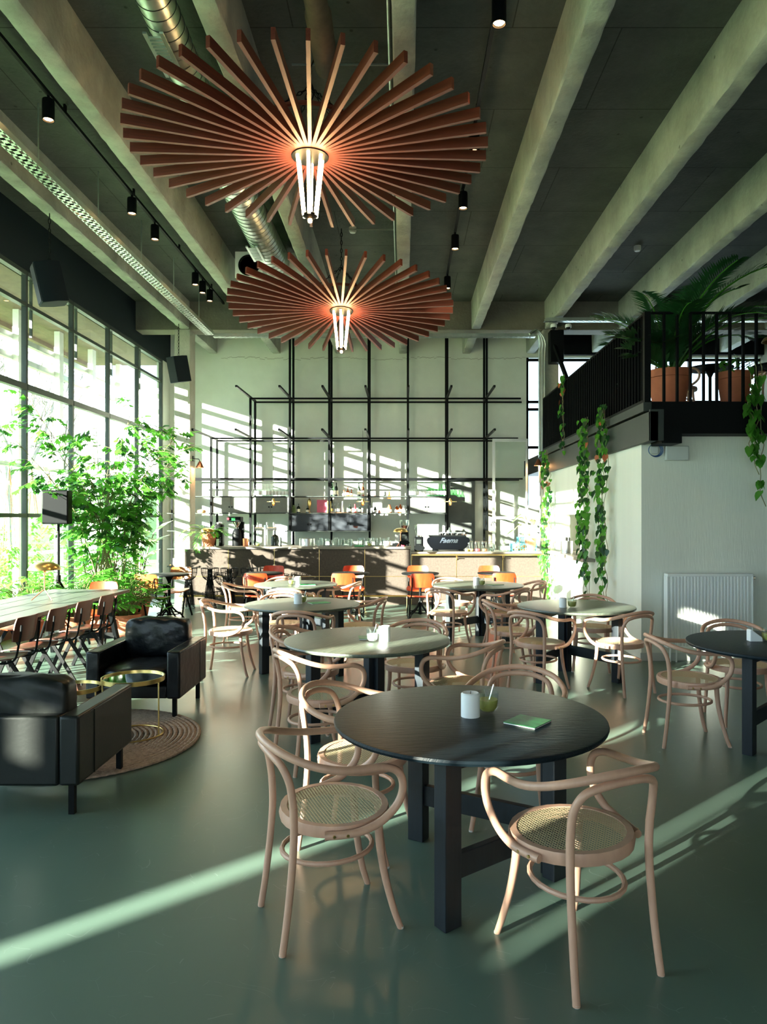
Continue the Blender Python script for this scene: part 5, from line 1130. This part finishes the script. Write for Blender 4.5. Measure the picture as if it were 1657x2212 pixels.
# tall clumping palm by the windows
r = random.Random(21); t = thing('tall_palm', 'tall clumping palm with many thin canes and jagged leaves by the windows', 'plant', (-4.42, 10.75, 0)); pot(t, .33, .42)
canes = []; gl = G(); gd = G(); gs = G()
TIPS = [(-.78,-.75,3.30),(-.95,-1.05,2.85),(-.7,-.5,2.9),(-.45,-.3,2.95),(-.35,.3,2.7),(-.1,-.1,2.95),(.1,.3,2.9),(.3,.0,3.0),(.42,-.1,3.25),(.55,.3,2.95),(.75,.1,2.85),(.95,.35,2.9),(1.08,.2,2.75),(.5,.4,2.55),(-.15,.5,2.5),(.2,-.3,2.4),(-.5,.1,2.3),(.75,-.2,2.45),(.95,.3,2.35),(-.3,-.5,2.1),(.35,.5,2.2),(-.55,-.8,2.35)]
for k, (tx, ty, tz) in enumerate(TIPS):
    a = r.uniform(0, 2*PI); b = Vector((.20*math.cos(a), .20*math.sin(a), .36)); tip = Vector((tx, ty, tz))
    mid = b.lerp(tip, .55)+Vector((-tx*.18, -ty*.18, .12)); pts = spline([b, b.lerp(mid, .5)+Vector((r.uniform(-.05,.05), r.uniform(-.05,.05), .05)), mid, tip], 6)
    G().tube(pts, lerpl((.011, .004), len(pts)), 6, cap=False).build('cane', 'stem', t)
    n = 13
    for i in range(n):
        f = .42+.58*(i/(n-1))**.7; q = pts[int(f*(len(pts)-1))]; az = math.atan2(ty, tx)+r.uniform(-1.7, 1.7); L = r.uniform(.28, .52)
        d = Vector((math.cos(az), math.sin(az), r.uniform(-.1, 1.1))).normalized(); pp = [q]
        for j in range(5): d = (d+Vector((0,0,-.13))).normalized(); pp.append(pp[-1]+d*L/5)
        gs.tube(pp, lerpl((.004, .0015), 6), 4, cap=False)
        for j in range(9):
            f2 = .2+.8*j/8; c = pp[min(4, int(f2*5))].lerp(pp[min(5, int(f2*5)+1)], f2*5-min(4, int(f2*5))) if f2 < 1 else pp[-1]
            sd = d.cross(Vector((0,0,1))).normalized()*(1 if j % 2 else -1)
            leaf(gl if r.random() < .75 else gd, c, d*.8+sd*r.uniform(.3, 1.0)+Vector((0,0,r.uniform(-1.1,.35))), r.uniform(.09, .17), r.uniform(.07,.12), r, 'fish')
for k in range(80):
    a = r.uniform(0, 2*PI); q = r.uniform(.25,.6); leaf(gl, Vector((q*math.cos(a), q*math.sin(a), r.uniform(.6, 1.5))), (math.cos(a), math.sin(a), r.uniform(-.6,.3)), r.uniform(.14,.24), .12, r, 'fish')
gl.build('foliage', 'leaf', t); gd.build('dark_foliage', 'leaf_dark', t); gs.build('leaf_stalks', 'stem', t)
# leafy undergrowth around it
def bushy(x, y, z, lb, nm, n, R, h, L, kinds, mt, seed, ptr=.2, pth=.25, pm='terracotta', cat='plant'):
    r = random.Random(seed); t = thing(nm, lb, cat, (x, y, z)); pot(t, ptr, pth, pm); gs = G(); gl = G()
    for k in range(n):
        a = r.uniform(0, 2*PI); q = r.uniform(.25, 1)*R; e = pth+h*r.uniform(.15, 1)*(1-.35*(q/R)**2); p = Vector((q*math.cos(a), q*math.sin(a), e)); b = Vector((.3*ptr*math.cos(a), .3*ptr*math.sin(a), pth*.9))
        gs.tube(spline([b, b.lerp(p, .5)+Vector((0,0,h*.22)), p], 4), .004, 4, cap=False)
        leaf(gl, p, (math.cos(a), math.sin(a), r.uniform(-.5,.5)), L*r.uniform(.7, 1.25), L*.55, r, r.choice(kinds))
    gs.build('stems', 'stem', t); gl.build('foliage', mt, t); return t
bushy(-4.55, 10.0, 0, 'split-leaved green plant in front of the tall palm, left of its canes', 'split_leaf_plant', 110, .7, .62, .22, ['split'], 'leaf', 31, .24, .28)
bushy(-3.98, 10.35, 0, 'dense low green plant right of the tall palm canes', 'leafy_plant', 190, .55, .62, .15, ['lance','split'], 'leaf', 32, .22, .25)
bushy(-4.78, 11.6, 0, 'mixed green foliage plant against the window behind the tall palm', 'leafy_plant', 200, .55, 1.0, .2, ['lance','fish'], 'leaf', 33, .24, .3)
bushy(-5.0, 9.7, 0, 'light green feathery plant by the window below the black speaker', 'leafy_plant', 180, .5, .62, .16, ['fish','lance'], 'leaf_light', 34, .2, .25)
bushy(-4.24, 11.45, 0, 'crimped silvery-green bushy plant in a large terracotta pot beside the tan chair', 'bushy_plant', 200, .29, .42, .14, ['split','lance'], 'leaf', 35, .21, .37)
t = thing('dumb_cane', 'big-leaved plant with pale-centred green leaves behind the terracotta pot', 'plant', (-4.38, 12.0, 0)); pot(t, .2, .3); r = random.Random(36); gl = G(); gs = G()
for k in range(14):
    a = 2*PI*k/14+r.uniform(-.2,.2); q = r.uniform(.15,.42); p = Vector((q*.6*math.cos(a), q*.6*math.sin(a), r.uniform(.85, 1.4))); gs.tube([(0,0,.28), p*.6+Vector((0,0,.25)), p], .009, 5); leaf(gl, p, (math.cos(a), math.sin(a)*.5, r.uniform(.1, .9)), r.uniform(.30,.42), .22, r, 'lance')
gs.build('stems', 'stem', t); gl.build('variegated_leaves', 'leaf_pale', t)
# potted fern palm on the left end of the bar
t = thing('potted_fern_palm', 'small palm with drooping fronds in a terracotta pot on the left end of the bar', 'plant', (-3.70, 13.78, 1.086)); pot(t, .16, .24, rim=False); r = random.Random(37); gl = G(); gs = G()
for a, e, L, dr in ((3.3,.8,.62,1.7),(3.6,.9,.75,2.3),(4.1,.7,.80,2.4),(4.5,.6,.72,2.5),(2.8,1.0,.5,1.2),(0.1,.9,.45,1.3),(-.5,.8,.5,1.6),(.9,1.1,.4,1.0),(5.3,.7,.42,1.5),(3.0,.5,.6,1.5)): frond(gl, gs, (0,0,.2), a, L, e, dr, 22, .15, r, lw=.008)
gl.build('fronds', 'leaf', t); gs.build('frond_stalks', 'stem', t)
t = thing('variegated_plant', 'pale variegated plant in a rosy terracotta pot at the right end of the bar', 'plant', (2.42, 13.65, .991)); pot(t, .12, .25, 'terra_pale', rim=False); r = random.Random(38); gl = G(); gs = G()
for a, q, z, L in ((3.0,.25,.62,.22),(3.3,.32,.42,.24),(2.6,.2,.70,.2),(.3,.12,.55,.18),(4.4,.25,.30,.18),(3.6,.28,.15,.16),(1.2,.15,.6,.2),(5,.1,.5,.15)):
    p = Vector((q*math.cos(a), q*math.sin(a), z)); gs.tube(spline([(0,0,.22), p*.5+Vector((0,0,.3)), p], 4), .006, 5); leaf(gl, p, (math.cos(a), math.sin(a), -.5), L, .13, r, 'heart')
gl.build('leaves', 'leaf_pale', t); gs.build('stems', 'stem', t)
# trailing vines on the kitchen wall
def vine(x, y, zt, zb, wd, n, lb, seed, mt='leaf', nst=4, off=.05):
    r = random.Random(seed); t = thing('trailing_vine', lb, 'vine', (x, y, zt), 0, 'trailing pothos vines'); gl = G(); gb = G(); gy = G(); H = zt-zb
    for s in range(nst):
        o = (s-(nst-1)/2)*wd/max(1, nst-1)*.8 if nst > 1 else 0; hh = H*(1-.12*s*r.random()); k = int(hh/.12)+2; pts = []
        for i in range(k): pts.append((-r.uniform(0,off), o*(.5+.5*min(1, i/4))+r.uniform(-.03,.03), -hh*i/(k-1)))
        sp = spline(pts, 3); G().tube(sp, .004, 5, cap=False).build('stem', 'stem', t); m = n//nst
        for i in range(m):
            p = sp[r.randrange(len(sp))]; sd = r.choice((-1,1)); d = Vector((r.uniform(-.7,-.05), sd*r.uniform(.2,1), r.uniform(-1,.1)))
            q = p+d*r.uniform(.03,.11); u = r.random(); top = p.z > -H*.3
            g = gy if (top and u > .97) else gb if u < .45 else gl
            leaf(g, q, Vector((d.x*.5, d.y*.6, -.8)), r.uniform(.055,.105), r.uniform(.045,.08), r, 'heart')
    gl.build('leaves', 'leaf', t); gb.build('deep_green_leaves', 'leaf_dark', t)
    if gy.v: gy.build('withered_leaves', 'leaf_brown', t)
    return t
vine(KX-.09, 10.3, 3.05, .47, .46, 270, 'thick trailing vine on the white wall, the one left of the corner pair', 51)
vine(KX-.09, 9.40, 3.1, .55, .36, 200, 'dark-leaved trailing vine on the white wall, nearest the wall corner', 52)
vine(KX-.09, 13.05, 2.85, .15, .6, 230, 'trailing vine hanging beside the right end of the bar', 53)
vine(KX-.04, 11.95, 4.0, 2.75, .10, 34, 'thin vine climbing on the dark mezzanine railing', 54, nst=2)
# mezzanine plants and furniture
MZ = 2.902
t = thing('mezzanine_palm', 'large feathery palm in a terracotta pot behind the mezzanine railing', 'plant', (3.15, 8.55, MZ)); pot(t, .255, .46); r = random.Random(61); gl = G(); gs = G()
for a, e, L, dr in ((2.9,1.3,1.1,1.1),(3.3,1.25,.8,1.3),(2.4,1.35,1.3,1.2),(.4,1.3,1.7,1.0),(.15,1.15,1.6,1.1),(-.2,1.1,1.5,1.4),(.8,1.35,1.8,.9),(5.6,1.2,1.3,1.5),(4.6,1.3,1.2,1.5),(3.8,1.2,.7,1.4),(1.6,1.4,1.6,.9),(2.0,1.2,1.3,1.4),(4.2,1.15,.6,1.3),(3.5,1.0,.5,1.2),(5.1,1.35,1.5,1.1),(.0,1.35,1.9,1.1),(.2,1.0,1.3,1.2),(2.7,1.2,.9,1.0),(3.1,1.05,.6,.9),(.6,1.1,1.2,.9)): frond(gl, gs, (.05*math.cos(a), .05*math.sin(a), .40), a, L, e, dr, 46, .36, r, lw=.014, fold=1.0)
gl.build('fronds', 'leaf_dark', t); gs.build('frond_stalks', 'leaf', t)
t = thing('potted_plant', 'terracotta pot with trailing greenery spilling over the mezzanine edge', 'plant', (3.88, 8.45, MZ)); pot(t, .2, .42); r = random.Random(62); gl = G(); gs = G()
leafblob(gl, (0,0,.45), (.26,.22,.14), 70, .11, r)
for k in range(3):
    o = -.04+.06*k; H = (.75, 1.0, 1.35)[k]; pts = [(o*.5,-.1,.42),(o,-.44,.46),(o+.01,-.47,.2)]+[(o+r.uniform(-.04,.04), -.50, .2-H*(i+1)/8) for i in range(8)]; sp = spline(pts, 3); gs.tube(sp, .005, 5, cap=False)
    for i in range(26 if k < 2 else 16):
        p = sp[r.randrange(4, len(sp)-2)]; leaf(gl, p, (r.uniform(-1,1), -.4, -.9), r.uniform(.08,.14), .09, r, 'heart')
gl.build('leaves', 'leaf', t); gs.build('trailing_stems', 'stem', t)
for x, y, ra, h, lb in ((4.62, 8.5, .22, .44, 'terracotta pot at the right edge of the picture on the mezzanine'), (2.93, 9.1, .2, .36, 'dark terracotta pot half hidden behind the mezzanine palm')):
    t = thing('potted_plant', lb, 'plant', (x, y, MZ)); pot(t, ra, h); g = G(); leafblob(g, (0,0,h+.08), (ra*.9,ra*.9,.14), 80, .12, random.Random(int(x*10))); g.build('leaves', 'leaf_dark', t)
first_m = [(3.72, 9.7, -100), (4.75, 10.1, 80)]
for i, (x, y, a) in enumerate(first_m):
    o = dup(bw, (x, y, MZ), math.radians(a), ['bentwood armchair silhouette on the mezzanine behind the palm pot', 'bentwood armchair silhouette on the mezzanine at the right, below the lamp'][i], 'bentwood armchairs with cane seats')
o = dup(bt, (4.15, 9.75, MZ), 0, 'small dark table on the mezzanine between pots, seen against bright windows')
t = mushroom_lamp(4.95, 9.6, MZ+.745, 'dark brass mushroom lamp on a mezzanine table at the right'); o = dup(bt, (4.95, 9.6, MZ), 0, 'small dark table on the mezzanine carrying the brass lamp')
